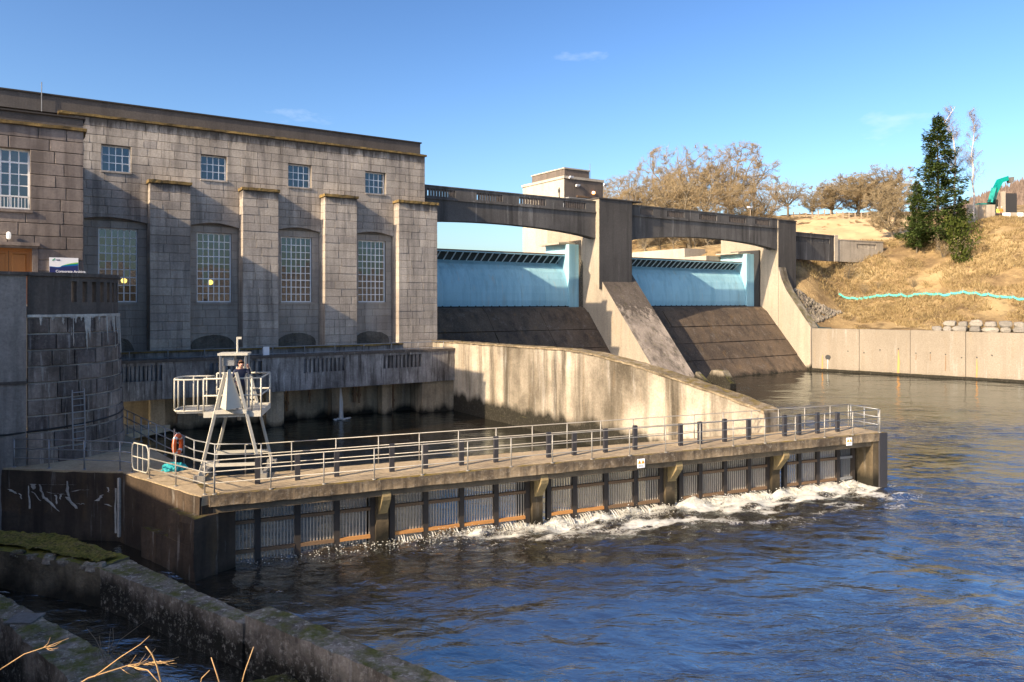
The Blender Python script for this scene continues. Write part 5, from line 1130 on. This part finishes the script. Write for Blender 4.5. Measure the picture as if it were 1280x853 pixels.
# rocks at the foot of the wall
ROCK = []
for i in range(5):
    bm = bmesh.new(); bmesh.ops.create_icosphere(bm, subdivisions=3, radius=.5)
    for v in bm.verts: v.co *= 1+.42*mn.noise(v.co*2.2+Vector((i*7, 3, 1)))+.12*mn.noise(v.co*6)
    for v in bm.verts: v.co.z *= .62
    me = bpy.data.meshes.new('rock'); bm.to_mesh(me); bm.free(); me.materials.append(M['rock']); ROCK.append(me)
rn = random.Random(21); pos = []
for k in range(46):
    px = rn.uniform(-25, 120); py = rn.uniform(795, 862); Y = 930*7.7/(py-378); x = (px-CX)/FPX*Y
    if Y > 17.1-.725*(x+12.4): continue
    pos.append((px, py, x, Y))
for k, (px, py, x, Y) in enumerate(pos):
    o = link('rock', ROCK[k % 5]); o.location = (x, Y, float(nearz(np.array([x]), np.array([Y]))[0])+.03); s = rn.uniform(.16, .5); o.scale = (s, s*rn.uniform(.7, 1.2), s); o.rotation_euler = (rn.uniform(-.3, .3), 0, rn.uniform(0, 6))
    tag(o, 'grey angular rock on the ground below the old corner wall', 'rock', 'rocks in the lower left corner')
# bare shrub twigs rising from the bank
tw = thing('twig_shrub', (-4.6, 8.9, 3), 'sunlit bare tan twigs fanning in from the bottom left', 'shrub')
def twig(pts, r0, r1, mat, parent): m = MB(); n = len(pts); m.tube([P(*p) for p in pts], [.62*(r0+(r1-r0)*k/(n-1)) for k in range(n)], 6); return m.build('stem', mat, parent, smooth=True)
twig([(60, 880, 9), (110, 848, 9.2), (160, 832, 9.4), (196, 826, 9.5)], .022, .008, 'twig_tan', tw)
rn = random.Random(8)
for k in range(12):
    a0 = (150+k*4.5, 835-k*.8, 9.4); dx = rn.uniform(14, 34); dy = rn.uniform(-24, 12)
    twig([a0, (a0[0]+dx*.5, a0[1]+dy*.4+2, 9.4+rn.uniform(-.1, .1)), (a0[0]+dx, a0[1]+dy, 9.4+rn.uniform(-.2, .2))], .009, .004, 'twig_tan', tw)
twig([(118, 846, 9.2), (150, 822, 9.2), (175, 806, 9.2), (187, 795, 9.2)], .014, .005, 'twig_tan', tw)
twig([(160, 832, 9.4), (185, 838, 9.3), (200, 855, 9.2)], .012, .01, 'twig_tan', tw)
tw2 = thing('twig_shrub', (-6, 8.6, 3), 'thin pale twig crossing the lower left corner wall', 'shrub')
twig([(-20, 850, 9), (30, 818, 9.1), (60, 808, 9.2), (86, 798, 9.2)], .014, .005, 'twig_tan', tw2)
for dx, dy in ((12, 8), (22, -3), (8, -8), (18, 5)): twig([(55, 809, 9.2), (55+dx*.6, 809+dy*.5, 9.2), (55+dx, 805+dy, 9.15)], .007, .003, 'twig_tan', tw2)
tw3 = thing('twig_shrub', (-3.2, 8.6, 3.2), 'single upright golden twig left of the forked one at the bottom', 'shrub')
twig([(206, 870, 9), (196, 832, 9), (190, 818, 9), (182, 808, 9)], .02, .011, 'twig_tan', tw3)
tw4 = thing('twig_shrub', (-2.8, 8.6, 3.2), 'forked golden twig at the bottom edge', 'shrub')
twig([(282, 880, 9), (272, 846, 9), (264, 822, 9)], .017, .009, 'twig_tan', tw4); twig([(248, 872, 9), (252, 848, 9), (262, 838, 9)], .013, .008, 'twig_tan', tw4)
tw5 = thing('twig_shrub', (-2.4, 8.6, 3.2), 'straight golden twig leaning right at the bottom edge', 'shrub')
twig([(296, 880, 9), (306, 840, 9), (317, 809, 9)], .017, .01, 'twig_tan', tw5)
tw6 = thing('twig_shrub', (-5, 12.5, 1.2), 'fine dark leafless seedling in front of the channel water', 'shrub')
for pts in ([(134, 870, 12.5), (135, 820, 12.5), (138, 786, 12.5)], [(134, 830, 12.5), (120, 800, 12.5), (108, 785, 12.5)], [(135, 825, 12.5), (150, 800, 12.5), (180, 778, 12.5)], [(135, 850, 12.5), (127, 815, 12.5), (124, 795, 12.5)], [(136, 815, 12.5), (142, 800, 12.5), (141, 785, 12.5)], [(124, 870, 12.5), (124, 840, 12.5), (122, 812, 12.5)]): twig(pts, .010, .004, 'bark', tw6)

# ------------------------------------------------------------------ trees
def strip(mb, p, q, w, rn):
    d = q-p; s = d.cross(Vector((rn.uniform(-1, 1), rn.uniform(-1, 1), rn.uniform(-1, 1))))
    if s.length < 1e-6: return
    s = s.normalized()*w; i = len(mb.v); mb.v += [tuple(p-s), tuple(p+s), tuple(q)]; mb.face((i, i+1, i+2))
def leaf(mb, p, s, rn):
    a = Vector((rn.gauss(0, 1), rn.gauss(0, 1), rn.gauss(0, 1))).normalized(); b = a.orthogonal().normalized()*s; c = a.cross(b).normalized()*s*.7; i = len(mb.v)
    mb.v += [tuple(p-b), tuple(p+c), tuple(p+b), tuple(p-c)]; mb.face((i, i+1, i+2, i+3))
def curve_pts(p, q, rn, n=5, wob=.08, sag=.0):
    L = (q-p).length; out = []
    o1 = Vector((rn.gauss(0, wob), rn.gauss(0, wob), rn.gauss(0, wob)))*L
    for k in range(n+1):
        f = k/n; out.append(p.lerp(q, f)+o1*math.sin(math.pi*f)+Vector((rn.gauss(0, 1), rn.gauss(0, 1), rn.gauss(0, 1)))*L*.018*(0 < k < n)+Vector((0, 0, -sag*L*f*f)))
    return out
def oak_proto(seed, H=18., W=11., trunk=.20, nl=13, twigs=34, leaves=2, lcol='twig_oak', bark='bark', tw=.021, ls=.075, droop=0.0, low=.10):
    rn = random.Random(seed); tm = MB(); cm = MB(); th = H*trunk; top = Vector((rn.gauss(0, .4), rn.gauss(0, .4), th))
    tm.tube([(0, 0, -1.0), (0, 0, th*.3), tuple(top*.7+Vector((0, 0, th*.05))), tuple(top)], [H*.034, H*.026, H*.022, H*.02], 9)
    cz = H*(low+1)/2; ez = H*(1-low)/2
    def env(): 
        while True:
            v = Vector((rn.uniform(-1, 1), rn.uniform(-1, 1), rn.uniform(-1, 1)))
            if v.length <= 1: return v
    def clip(p):
        v = Vector((p.x/W, p.y/W, (p.z-cz)/ez)); l = v.length
        if l > 1: v = v/l; return Vector((v.x*W, v.y*W, cz+v.z*ez))
        return p
    for l in range(nl):
        an = l*2.39996+rn.uniform(-.3, .3); el = (l+.5)/nl; r = .72; zz = 1-2*(el*.78); rr = math.sqrt(max(0, 1-zz*zz))
        tgt = Vector((math.cos(an)*rr*W*r, math.sin(an)*rr*W*r, cz+zz*ez*r)); st_ = top.lerp(Vector((0, 0, th*.6)), rn.random()*.6)
        L1 = curve_pts(st_, tgt, rn, 6, .10, -.05); r1 = H*.014
        tm.tube([tuple(p) for p in L1], [r1*(1-.75*k/6) for k in range(7)], 6, False)
        for b in range(7):
            f = rn.uniform(.3, 1); p0 = L1[min(6, int(f*6))]; t2 = clip(p0+Vector((rn.gauss(0, 1), rn.gauss(0, 1), rn.gauss(.25-droop, .8)))*W*.28+(tgt-st_)*.14)
            L2 = curve_pts(p0, t2, rn, 4, .12, droop*.2); tm.tube([tuple(p) for p in L2], [r1*.36*(1-.7*k/4) for k in range(5)], 4, False)
            for c in range(6):
                p1 = L2[rn.randint(1, 4)]; t3 = clip(p1+Vector((rn.gauss(0, 1), rn.gauss(0, 1), rn.gauss(.15-droop, .8)))*W*.13+(t2-p0)*.16)
                L3 = curve_pts(p1, t3, rn, 2, .1, droop*.3)
                for u, v in zip(L3, L3[1:]): strip(cm, u, v+(v-u)*.1, tw*1.5, rn)
                for t_ in range(twigs):
                    p2 = L3[0].lerp(L3[2], rn.random()); q2 = p2+Vector((rn.gauss(0, 1), rn.gauss(0, 1), rn.gauss(.2-droop*1.5, .8))).normalized()*rn.uniform(.4, 1.2)*H/18+(t3-p1)*.15
                    strip(cm, p2, q2, tw, rn)
                    for _ in range(leaves):
                        if rn.random() < .8: leaf(cm, p2.lerp(q2, rn.random())+Vector((rn.gauss(0, .06), rn.gauss(0, .06), rn.gauss(0, .06))), ls*rn.uniform(.5, 1.2), rn)
    return tm, cm, bark, lcol
def tree_thing(proto, name, label, loc, group=None, rz=0, sc_=1.0, cat='tree', meshes=None):
    o = thing(name, (0, 0, 0), label, cat, group); t_, c_ = meshes
    link('trunk', t_, o); link('crown', c_, o); o.location = loc; o.rotation_euler = (0, 0, rz); o.scale = sc_ if isinstance(sc_, tuple) else (sc_,)*3; return o
def meshes_of(p): return p[0].mesh('trunk', p[2], fix=False, smooth=True), p[1].mesh('crown', p[3], fix=False)
OAK = [meshes_of(oak_proto(s, leaves=3)) for s in (1, 2, 3)]
GREY = [meshes_of(oak_proto(s, H=16, W=9, trunk=.15, leaves=3, lcol='twig_grey', ls=.085)) for s in (11, 12)]
BARE = [meshes_of(oak_proto(21, H=16, W=7.5, trunk=.3, leaves=0, twigs=20, lcol='twig_grey'))]
def put(kind, k, px, Y, ytop, label, H, wsc=1.0, grp='bare trees behind the dam', rz=0, name='bare_tree', dz=0):
    b = onbank(px, Y); zt = CAMZ+(HY-ytop)/FPX*Y; s = (zt-b[2]-dz)/H
    return tree_thing(None, name, label, (b[0], b[1], b[2]+dz), grp, rz, (s*wsc, s*wsc, s), 'tree', kind[k])
put(OAK, 0, 806, 150, 206, 'leftmost round-crowned brown oak, beside the gatehouse tower', 18, .95, rz=1, name='oak_tree')
put(OAK, 1, 852, 165, 181, 'tallest round-crowned brown oak in the left half of the clump', 18, 1.0, rz=2, name='oak_tree')
put(OAK, 2, 915, 160, 179, 'tall brown oak in the right half of the clump above the bridge', 18, 1.0, rz=.5, name='oak_tree')
put(OAK, 0, 862, 142, 206, 'dense tawny oak standing in front of the taller clump', 18, 1.05, rz=3.4, name='oak_tree')
put(OAK, 1, 943, 145, 218, 'lower russet oak at the right end of the clump over the bridge', 18, 1.0, rz=5, name='oak_tree')
put(OAK, 2, 780, 165, 222, 'low brown oak just right of the gatehouse', 18, 1.0, rz=4, name='oak_tree')
put(BARE, 0, 985, 155, 219, 'sparse leafless tree standing right of the oak clump', 16, 1.15, rz=.3)
put(GREY, 0, 1040, 158, 222, 'grey leafless tree at the left of the row behind the field fence', 16, 1.5, rz=1)
put(GREY, 1, 1072, 160, 212, 'grey leafless tree in the middle of the row behind the field fence', 16, 1.5, rz=2)
put(GREY, 0, 1103, 158, 206, 'tall brownish leafless tree behind the field fence near the conifer', 16, 1.4, rz=4)
put(GREY, 1, 1016, 170, 238, 'small distant leafless tree between the oaks and the fence row', 16, 1.0, rz=.6)
put(GREY, 1, 1116, 121, 222, 'pale leafless tree with visible trunk at the edge of the field', 16, .85, rz=5.5)
for i, (px, Y) in enumerate(((806, 131), (826, 134), (842, 132), (868, 136), (884, 133))):
    put(BARE, 0, px, Y, 262, ['slim bare tree under the right bridge span, nearest the middle pier', 'second slim bare tree from the middle pier under the bridge', 'third slim bare tree from the middle pier under the bridge', 'fourth slim bare tree from the middle pier under the bridge', 'slim bare tree under the bridge nearest the pale upstream wall'][i], 16, .55, 'slim trees seen under the bridge', rz=i*1.3)
# birches
def birch_proto(seed, H=20.):
    rn = random.Random(seed); tm = MB(); cm = MB(); ax = [Vector((rn.gauss(0, .12)*k*.5, rn.gauss(0, .12)*k*.5, H*k/8)) for k in range(9)]; ax[0].z = -.8
    tm.tube([tuple(p) for p in ax], [H*.0105*(1-.85*k/8) for k in range(9)], 7, False)
    for b in range(46):
        f = rn.uniform(.34, .99); i = int(f*8); p0 = ax[i].lerp(ax[min(8, i+1)], f*8-i); an = rn.uniform(0, 6.28); L = H*.15*(1.15-f)+.7
        q = p0+Vector((math.cos(an)*L*.62, math.sin(an)*L*.62, L*.95)); L2 = curve_pts(p0, q, rn, 4, .06, .12); tm.tube([tuple(p) for p in L2], [.035, .028, .02, .014, .01], 4, False)
        for c in range(34):
            u = L2[rn.randint(1, 4)].lerp(L2[rn.randint(2, 4)], rn.random()); v = u+Vector((rn.gauss(0, .5), rn.gauss(0, .5), rn.gauss(-.25, .5))); strip(cm, u, v, .012, rn)
            for _ in range(2): w = u.lerp(v, rn.random()); strip(cm, w, w+Vector((rn.gauss(0, .25), rn.gauss(0, .25), rn.gauss(-.3, .25))), .009, rn)
    return tm, cm, 'bark_pale', 'twig_birch'
BI = [meshes_of(birch_proto(s)) for s in (31, 32)]
put(BI, 0, 1194, 116, 133, 'taller slender birch with pale trunk rising behind the conifer', 20, 1.05, 'two birches', name='birch_tree')
put(BI, 1, 1217, 114, 140, 'slender pale birch standing alone right of the conifer', 20, .95, 'two birches', rz=2, name='birch_tree')
# conifer
def conifer_proto(seed, H=17., R=4.0):
    rn = random.Random(seed); tm = MB(); cm = MB(); tm.tube([(0, 0, -.6), (.05, 0, H*.5), (0, .05, H*.99)], [.24, .14, .02], 8)
    n = 135
    for b in range(n):
        f = (b+rn.random())/n; an = b*2.4+rn.uniform(-.4, .4); z = H*(.10+.89*f); prof = (1-f)**.72*(1 if f > .12 else .65+f*3); L = R*prof*rn.uniform(.45, 1.25)*(1+.25*math.sin(z*1.7+an))+.25; sl = rn.uniform(-.35, .15)+f*.45
        p0 = Vector((0, 0, z)); q = p0+Vector((math.cos(an)*L, math.sin(an)*L, sl*L)); pts = curve_pts(p0, q, rn, 5, .04, .10); pts[-1].z += .12*L
        tm.tube([tuple(p) for p in pts], [.05, .04, .03, .022, .015, .008], 4, False)
        side = Vector((-math.sin(an), math.cos(an), 0))
        for c in range(int(16+L*26)):
            g = rn.uniform(.12, 1.0)**.8; i = min(4, int(g*5)); p = pts[i].lerp(pts[i+1], g*5-i); w = L*.34*(1.08-g)+.18
            e = p+side*rn.gauss(0, w*.6)+Vector((0, 0, rn.gauss(-.05, .26))); d = ((q-p0).normalized()*.7+side*rn.gauss(0, .7)+Vector((0, 0, rn.gauss(-.15, .25)))).normalized()
            for _ in range(2):
                s = d.cross(Vector((rn.gauss(0, .5), rn.gauss(0, .5), 1))).normalized()*rn.uniform(.05, .10); t2 = e+d*rn.uniform(.22, .46); i0 = len(cm.v)
                cm.v += [tuple(e-s*.5), tuple((e+t2)/2-s), tuple(t2), tuple((e+t2)/2+s), tuple(e+s*.5)]; cm.face((i0, i0+1, i0+2, i0+3, i0+4)); e = e+Vector((rn.gauss(0, .12), rn.gauss(0, .12), rn.gauss(0, .1)))
    return tm, cm, 'bark', 'needle'
CO = [meshes_of(conifer_proto(41)), meshes_of(conifer_proto(42, R=4.6))]
put(CO, 0, 1172, 109, 146, 'tall dark green ragged conifer on the right bank', 17, 1.0, None, name='conifer_tree')
put(CO, 1, 1146, 110, 226, 'shorter dark conifer leaning into the left side of the tall one', 17, .75, None, rz=2, name='conifer_tree')
put(CO, 1, 1200, 111, 246, 'low dark conifer under the birches', 17, 1.0, None, rz=4, name='conifer_tree')
def shrub_proto(seed, H=2.6, R=1.5, n=2600, lcol='shrub_leaf', s=.10):
    rn = random.Random(seed); tm = MB(); cm = MB()
    for b in range(12):
        q = Vector((rn.gauss(0, R*.5), rn.gauss(0, R*.5), H*rn.uniform(.6, .98))); L = curve_pts(Vector((rn.gauss(0, .1), rn.gauss(0, .1), -.2)), q, rn, 4, .08); tm.tube([tuple(p) for p in L], [.035, .028, .02, .014, .008], 4, False)
        for c in range(n//12):
            p = L[rn.randint(1, 4)]+Vector((rn.gauss(0, .28), rn.gauss(0, .28), rn.gauss(0, .28)))*H/2.6; leaf(cm, p, s*rn.uniform(.6, 1.3), rn)
    return tm, cm, 'bark', lcol
SH = [meshes_of(shrub_proto(51)), meshes_of(shrub_proto(52, lcol='twig_oak', s=.06, n=900)), meshes_of(shrub_proto(53, H=3.5, R=2.2, n=4200, lcol='needle', s=.14))]
put(SH, 0, 1201, 103.5, 276, 'green bush in front of the conifer on the right bank', 2.6, .62, None, name='bush')['category'] = 'bush'
for i, (px, Y, yt) in enumerate(((1060, 107, 328), (1098, 104, 352), (1105, 110, 316), (1142, 102, 346), (1196, 104, 300), (1180, 106, 296), (1268, 98, 348), (1080, 103.5, 355))):
    put(SH, 1, px, Y, yt, ['grey-brown leafless bush low on the slope right of the abutment', 'small bare bush just above the netting', 'russet bush on the slope below the field wall', 'small dry bush below the conifer', 'dry bush beside the green one', 'thin bare bush under the conifer trunk', 'low dry bush near the right edge of the bank', 'tiny green-brown bush left of the small bare one'][i], 2.6, 1.15, 'dry bushes on the bank', rz=i, name='dry_bush')['category'] = 'bush'

# ------------------------------------------------------------------ bank furniture
# teal safety netting on stakes
sn = thing('safety_netting', onbank(1160, 97), 'turquoise safety netting strung on stakes across the grassy bank', 'netting')
line = []
for k in range(34):
    f = k/33; px = 1048+f*256; Yn = 103.6-f*13.6; x, y, z = onbank(px, Yn); line.append((x, y, z))
for k, (x, y, z) in enumerate(line):
    if k % 2 == 0: m = MB(); m.tube([(x, y, z-.2), (x, y, z+.95)], .03, 5); m.build('stake', 'post_wood', sn)
m = MB(); rn = random.Random(2)
for k in range(33):
    for h in range(3):
        f0, f1 = (k+h/3)/1, (k+(h+1)/3)/1; a_ = Vector(line[k]).lerp(Vector(line[k+1]), h/3); b_ = Vector(line[k]).lerp(Vector(line[k+1]), (h+1)/3)
        s0 = .16*math.sin((k % 2+h/3)*math.pi/2)+.05*rn.random(); lo = .28-s0; 
        i = len(m.v); m.v += [tuple(a_+Vector((0, -.03, lo+.02*rn.random()))), tuple(b_+Vector((0, -.03, lo))), tuple(b_+Vector((0, .02, lo+.22+.06*rn.random()))), tuple(a_+Vector((0, .02, lo+.34)))]
        i2 = len(m.v); m.v += [tuple(Vector(m.v[i+q])+Vector((0, .04, 0))) for q in range(4)]
        m.face((i, i+1, i+2, i+3)); m.face((i2+3, i2+2, i2+1, i2)); m.face((i+3, i+2, i2+2, i2+3)); m.face((i, i2, i2+1, i+1))
m.build('netting', 'net_green', sn, fix=False)
m = MB(); m.tube([(x, y-.05, z+.62) for x, y, z in line], .018, 5); m.build('top_rope', 'post_wood', sn)
# field fence
ff = thing('field_fence', onbank(1060, 152), 'post and wire fence along the crest of the pale field', 'fence')
FL = [onbank(992+k*7.7, 153-.4*k) for k in range(22)]
for x, y, z in FL: m = MB(); m.box(x-.1, x+.1, y-.1, y+.1, z-.2, z+1.35+random.uniform(-.1, .15)); m.build('post', 'post_wood', ff)
for h in (.5, 1.0): m = MB(); m.tube([(x, y, z+h) for x, y, z in FL], .03, 4); m.build('wire', 'post_wood', ff)
# road parapet beyond the right pier
rp = thing('road_parapet', DAM(92, 64, 15), 'dark slotted road parapet just right of the abutment pier', 'wall')
Q0 = DAM(86.2, 63.5, 0); Q1 = P(1043, 300, 107.5); Q2 = P(1104, 300, 112)
def seg(p, q): 
    d = Vector((q[0]-p[0], q[1]-p[1])); L = d.length; d /= L; n_ = Vector((-d.y, d.x)); return (lambda s, t, z: (p[0]+d.x*s+n_.x*t, p[1]+d.y*s+n_.y*t, z)), L
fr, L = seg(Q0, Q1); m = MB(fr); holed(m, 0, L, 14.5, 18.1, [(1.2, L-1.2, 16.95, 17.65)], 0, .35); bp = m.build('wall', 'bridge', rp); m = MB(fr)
for k in range(1, 24): x = 1.2+(L-2.4)*k/24; m.box(x-.07, x+.07, .08, .28, 16.95, 17.65)
m.build('baluster_row', 'bridge', bp); m = MB(fr); m.box(0, L, -.06, .4, 18.1, 18.25); m.build('coping', 'bridge', rp)
rp2 = thing('road_parapet', Q2, 'sunlit pale road parapet with slots below the field', 'wall')
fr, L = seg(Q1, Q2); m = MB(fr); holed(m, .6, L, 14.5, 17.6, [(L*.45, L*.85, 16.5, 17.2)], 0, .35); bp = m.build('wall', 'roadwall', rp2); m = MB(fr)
for k in range(1, 14): x = L*(.45+.4*k/14); m.box(x-.07, x+.07, .08, .28, 16.5, 17.2)
m.build('baluster_row', 'roadwall', bp); m = MB(fr); m.box(.6, L, -.06, .4, 17.6, 17.72); m.build('coping', 'roadwall', rp2); m = MB(fr); m.box(-.1, .6, -.15, .5, 14.5, 18.3); m.build('end_post', 'roadwall', rp2)
# construction works at the top right
cw = thing('shuttering_wall', onbank(1233, 114), 'pale concrete works wall beside the excavator', 'wall')
x, y, z = onbank(1228, 116); zb = CAMZ+(HY-276)/FPX*116
m = MB(); m.box(x-2.2, x+2.0, y, y+.5, zb-3, zb+2.5); m.build('wall', 'roadwall', cw)
for dx in (-.6, .3): m = MB(); m.box(x+dx-.08, x+dx+.08, y-.12, y, zb-2, zb+2.5); m.build('rib', 'post_wood', cw)
cw2 = thing('site_barrier', onbank(1265, 117), 'tall dark panel screen on the construction site at top right', 'screen')
x2 = (1264-CX)/FPX*117; zt = CAMZ+(HY-241)/FPX*117; m = MB(); m.box(x2-1.0, x2+.9, 117, 117.3, zb-2, zt-.1); m.build('panel', 'seal', cw2); m = MB(); m.box(x2-1.4, x2-1.0, 116.8, 117.4, zb-2, zt+.2); m.build('post', 'roadwall', cw2)
cw3 = thing('site_kerb', onbank(1265, 113), 'low white blocks on the construction site at the right edge', 'kerb')
for k in range(4):
    xx = (1258+k*8-CX)/FPX*113; zz = gz(xx, 113); m = MB(); m.box(xx-.42, xx+.42, 112.7, 113.3, zz-.4, zz+.75); m.build('block', 'roadwall' if k % 2 else 'sign_white', cw3)
ex = thing('excavator', (73, 120, zb), 'teal excavator with raised arm behind the works wall', 'excavator')
def EP(px, py): return P(px, py, 119)
m = MB(); m.bar(EP(1239, 254), EP(1244, 236), .75, .95); m.bar(EP(1243, 240), EP(1250, 226), .6, .8); m.build('boom', 'excav', ex)
m = MB(); m.bar(EP(1248, 227), EP(1260, 223), .55, .7); m.build('stick', 'excav', ex)
m = MB(); m.bar(EP(1241, 247), EP(1249, 229), .18); m.build('hydraulic_ram', 'galv', ex)
b = EP(1262, 224); m = MB(); m.prism_y([(b[0]-.4, b[2]+.2), (b[0]+.5, b[2]+.3), (b[0]+.4, b[2]-.6), (b[0]-.1, b[2]-.7)], b[1]-.4, b[1]+.4); m.build('bucket', 'coping_stone', ex)
b = EP(1237, 257); m = MB(); m.box(b[0]-1.6, b[0]+1.2, 119.3, 121.6, b[2]-1.2, b[2]+.4); m.build('body', 'excav', ex); m = MB(); m.box(b[0]-.2, b[0]+1.1, 118.6, 119.3, b[2]-1.1, b[2]+.9); m.build('cab', 'glass', ex)
for yy in (118.7, 121.5): m = MB(); m.prism_y([(b[0]-2, b[2]-1.7), (b[0]-1.7, b[2]-1.3), (b[0]+1.5, b[2]-1.3), (b[0]+1.8, b[2]-1.7), (b[0]+1.5, b[2]-2.3), (b[0]-1.7, b[2]-2.3)], yy, yy+.5); m.build('track', 'seal', ex)
arm0 = (((-.27, -.02, 1.12), (-.24, -.2, .9)), ((.27, -.02, 1.12), (.24, -.15, .88)))
for px, mt, lab in ((1247, 'hiviz_yellow', 'worker in yellow jacket beside the works wall'), (1252, 'hiviz_orange', 'worker in orange jacket right of the yellow one')):
    xx = (px-CX)/FPX*114.; person('person', lab, (xx, 114., gz(xx, 114.)), .3, arm0, (mt, 'trousers'), group='construction workers', hat='sign_white')
# rubble on the abutment slope
m = MB(); rn = random.Random(17)
for k in range(900):
    a = rn.uniform(84.7, 90); D = rn.uniform(57.9, 63.2); x, y, _ = DAM(a, D, 0)
    if -(x-K0.x)*EY+(y-K0.y)*EX < 1.0: continue
    if a > 85.5+(63.5-D)*.8: continue
    z = gz(x, y); s = rn.uniform(.12, .34); i = len(m.v)
    pts = [Vector((rn.uniform(-1, 1), rn.uniform(-1, 1), rn.uniform(-.8, .8))) for _ in range(6)]
    base = [Vector((1, 0, 0)), Vector((0, 1, 0)), Vector((-1, 0, 0)), Vector((0, -1, 0)), Vector((0, 0, 1)), Vector((0, 0, -1))]
    m.v += [tuple(Vector((x, y, z+.05))+(b+p*.35)*s) for b, p in zip(base, pts)]
    for q in range(4): m.face((i+q, i+(q+1) % 4, i+4)); m.face((i+(q+1) % 4, i+q, i+5))
tag(m.build('rubble', 'rubble', None, 'stuff', fix=False), 'grey rubble stones piled beside the sloping abutment wall', 'rubble')
# dry grass tufts over the bank
m = MB(); rg = np.random.default_rng(5); N = 42000
Xg = rg.uniform(38, 92, N); Yg = rg.uniform(66, 118, N); kp = keepbank(Xg, Yg) & (-(Xg-K0.x)*EY+(Yg-K0.y)*EX > 1.3) & (fbm(Xg*.3, Yg*.3, 3, 15) > .36) & (-Xg*UY+Yg*UX < 72) & ((Xg*UX+Yg*UY > 91) | (-Xg*UY+Yg*UX < 57.5))
Xg, Yg = Xg[kp], Yg[kp]; Zg = bankz(Xg, Yg); hs = .18+.50*fbm(Xg*.5, Yg*.5, 3, 19)**1.5
rn = random.Random(6)
for x, y, z, h in zip(Xg, Yg, Zg, hs):
    for _ in range(4):
        an = rn.uniform(0, 6.28); w = .05; dx, dy = math.cos(an), math.sin(an); i = len(m.v); lx, ly = rn.gauss(0, .16), rn.gauss(0, .16)
        m.v += [(x-dx*w+lx, y-dy*w+ly, z-.05), (x+dx*w+lx, y+dy*w+ly, z-.05), (x+lx*2+rn.gauss(0, .1), y+ly*2+rn.gauss(0, .1), z+h*rn.uniform(.6, 1.3))]; m.face((i, i+1, i+2))
tag(m.build('dry_grass', 'grass_dry', None, 'stuff', fix=False), 'golden dry winter grass covering the right bank', 'grass')
# churned water thrown through the screens
m = MB(); rn = random.Random(23)
for k in range(5200):
    s = rn.uniform(1, 28.2); q = abs(rn.gauss(0, .55)); t_ = .86-q; c = min(1, max(.05, (s-1)/12)); 
    if rn.random() > c: continue
    p = Vector(WLK(s, t_, 0)); z = float(riverz(np.array([p.x]), np.array([p.y]))[0]); r = rn.uniform(.006, .026)*(1.2-q*.4); h = rn.random()**3*.16*max(0, 1-q)
    i = len(m.v)
    for b in ((1, 0, 0), (0, 1, 0), (-1, 0, 0), (0, -1, 0), (0, 0, 1), (0, 0, -1)): m.v.append((p.x+b[0]*r*rn.uniform(.6, 1.8), p.y+b[1]*r*rn.uniform(.6, 1.8), z+h+b[2]*r*.8))
    for e_ in range(4): m.face((i+e_, i+(e_+1) % 4, i+4)); m.face((i+(e_+1) % 4, i+e_, i+5))
tag(m.build('spray', 'foam', None, 'stuff', fix=False), 'white spray and foam boiling out along the fish screens', 'foam')
# little cascades between the bars of each screen
for i, (s0, s1) in enumerate(zip(SX, SX[1:])):
    if STP[i] in (466, 659, 826, 960) or i < 5: continue
    m = MB(); rn = random.Random(i); n = int((s1-s0-.3)/.1)
    for k in range(n):
        x = s0+.17+(s1-s0-.34)*(k+.5)/n; h = rn.uniform(.12, .22); m.tube([WLK(x, 1.0, h+.02), WLK(x+rn.gauss(0, .01), .82, h), WLK(x+rn.gauss(0, .02), .62, h*.45), WLK(x+rn.gauss(0, .03), .48, -.04)], [.008, .018, .022, .03], 5)
    tag(m.build('water_spill', 'foam', None, 'stuff'), 'white water spilling between the screen bars', 'water')

# ------------------------------------------------------------------ left of the frame: unseen block and wall added to shade the foreground
an = thing('shade_block', (-33, 15, 9), 'unseen building-shaped block added outside the frame at left to shade the bastion', 'building')  # made-up block that keeps the sun off the bastion and platform
tpx, tpy = -.714, -.700; opx, opy = .700, -.714
def SHD(o, t_, z): return (o*opx+t_*tpx, o*opy+t_*tpy, z)
m = MB(SHD); m.box(-36.9, -29.3, 8, 17, 4, 21.5); m.build('wall', 'stone_wing', an)
m = MB(SHD); m.prism_y([(-37.1, 21.5), (-29.1, 21.5), (-33.5, 22.4)], 7.6, 17.4); m.build('roof', 'dark_band', an)
for o in (-36, -34, -32):
    for z in (11, 15.5): m = MB(SHD); m.box(o-.6, o+.6, 7.93, 8.02, z, z+1.8); w = m.build('window', 'frame_white', an); m = MB(SHD); m.box(o-.52, o+.52, 7.9, 7.93, z+.08, z+1.72); m.build('pane', 'black', w)
bwl = thing('shade_wall', SHD(-20, 10, 8), 'unseen wall added outside the left edge to shade the quay and foreground walls', 'wall')  # made-up wall, its top set so its shadow covers the quay face
for k in range(6):
    m = MB(SHD); m.box(-31+k*3.3, -31+(k+1)*3.3, 9.7, 10.3, 4, 12.0+.12*(k % 2)); m.build('panel', 'stone_wing', bwl)
m = MB(SHD); m.box(-31, -11.2, 9.6, 10.4, 12.13, 12.3); m.build('coping', 'moss_cap', bwl)
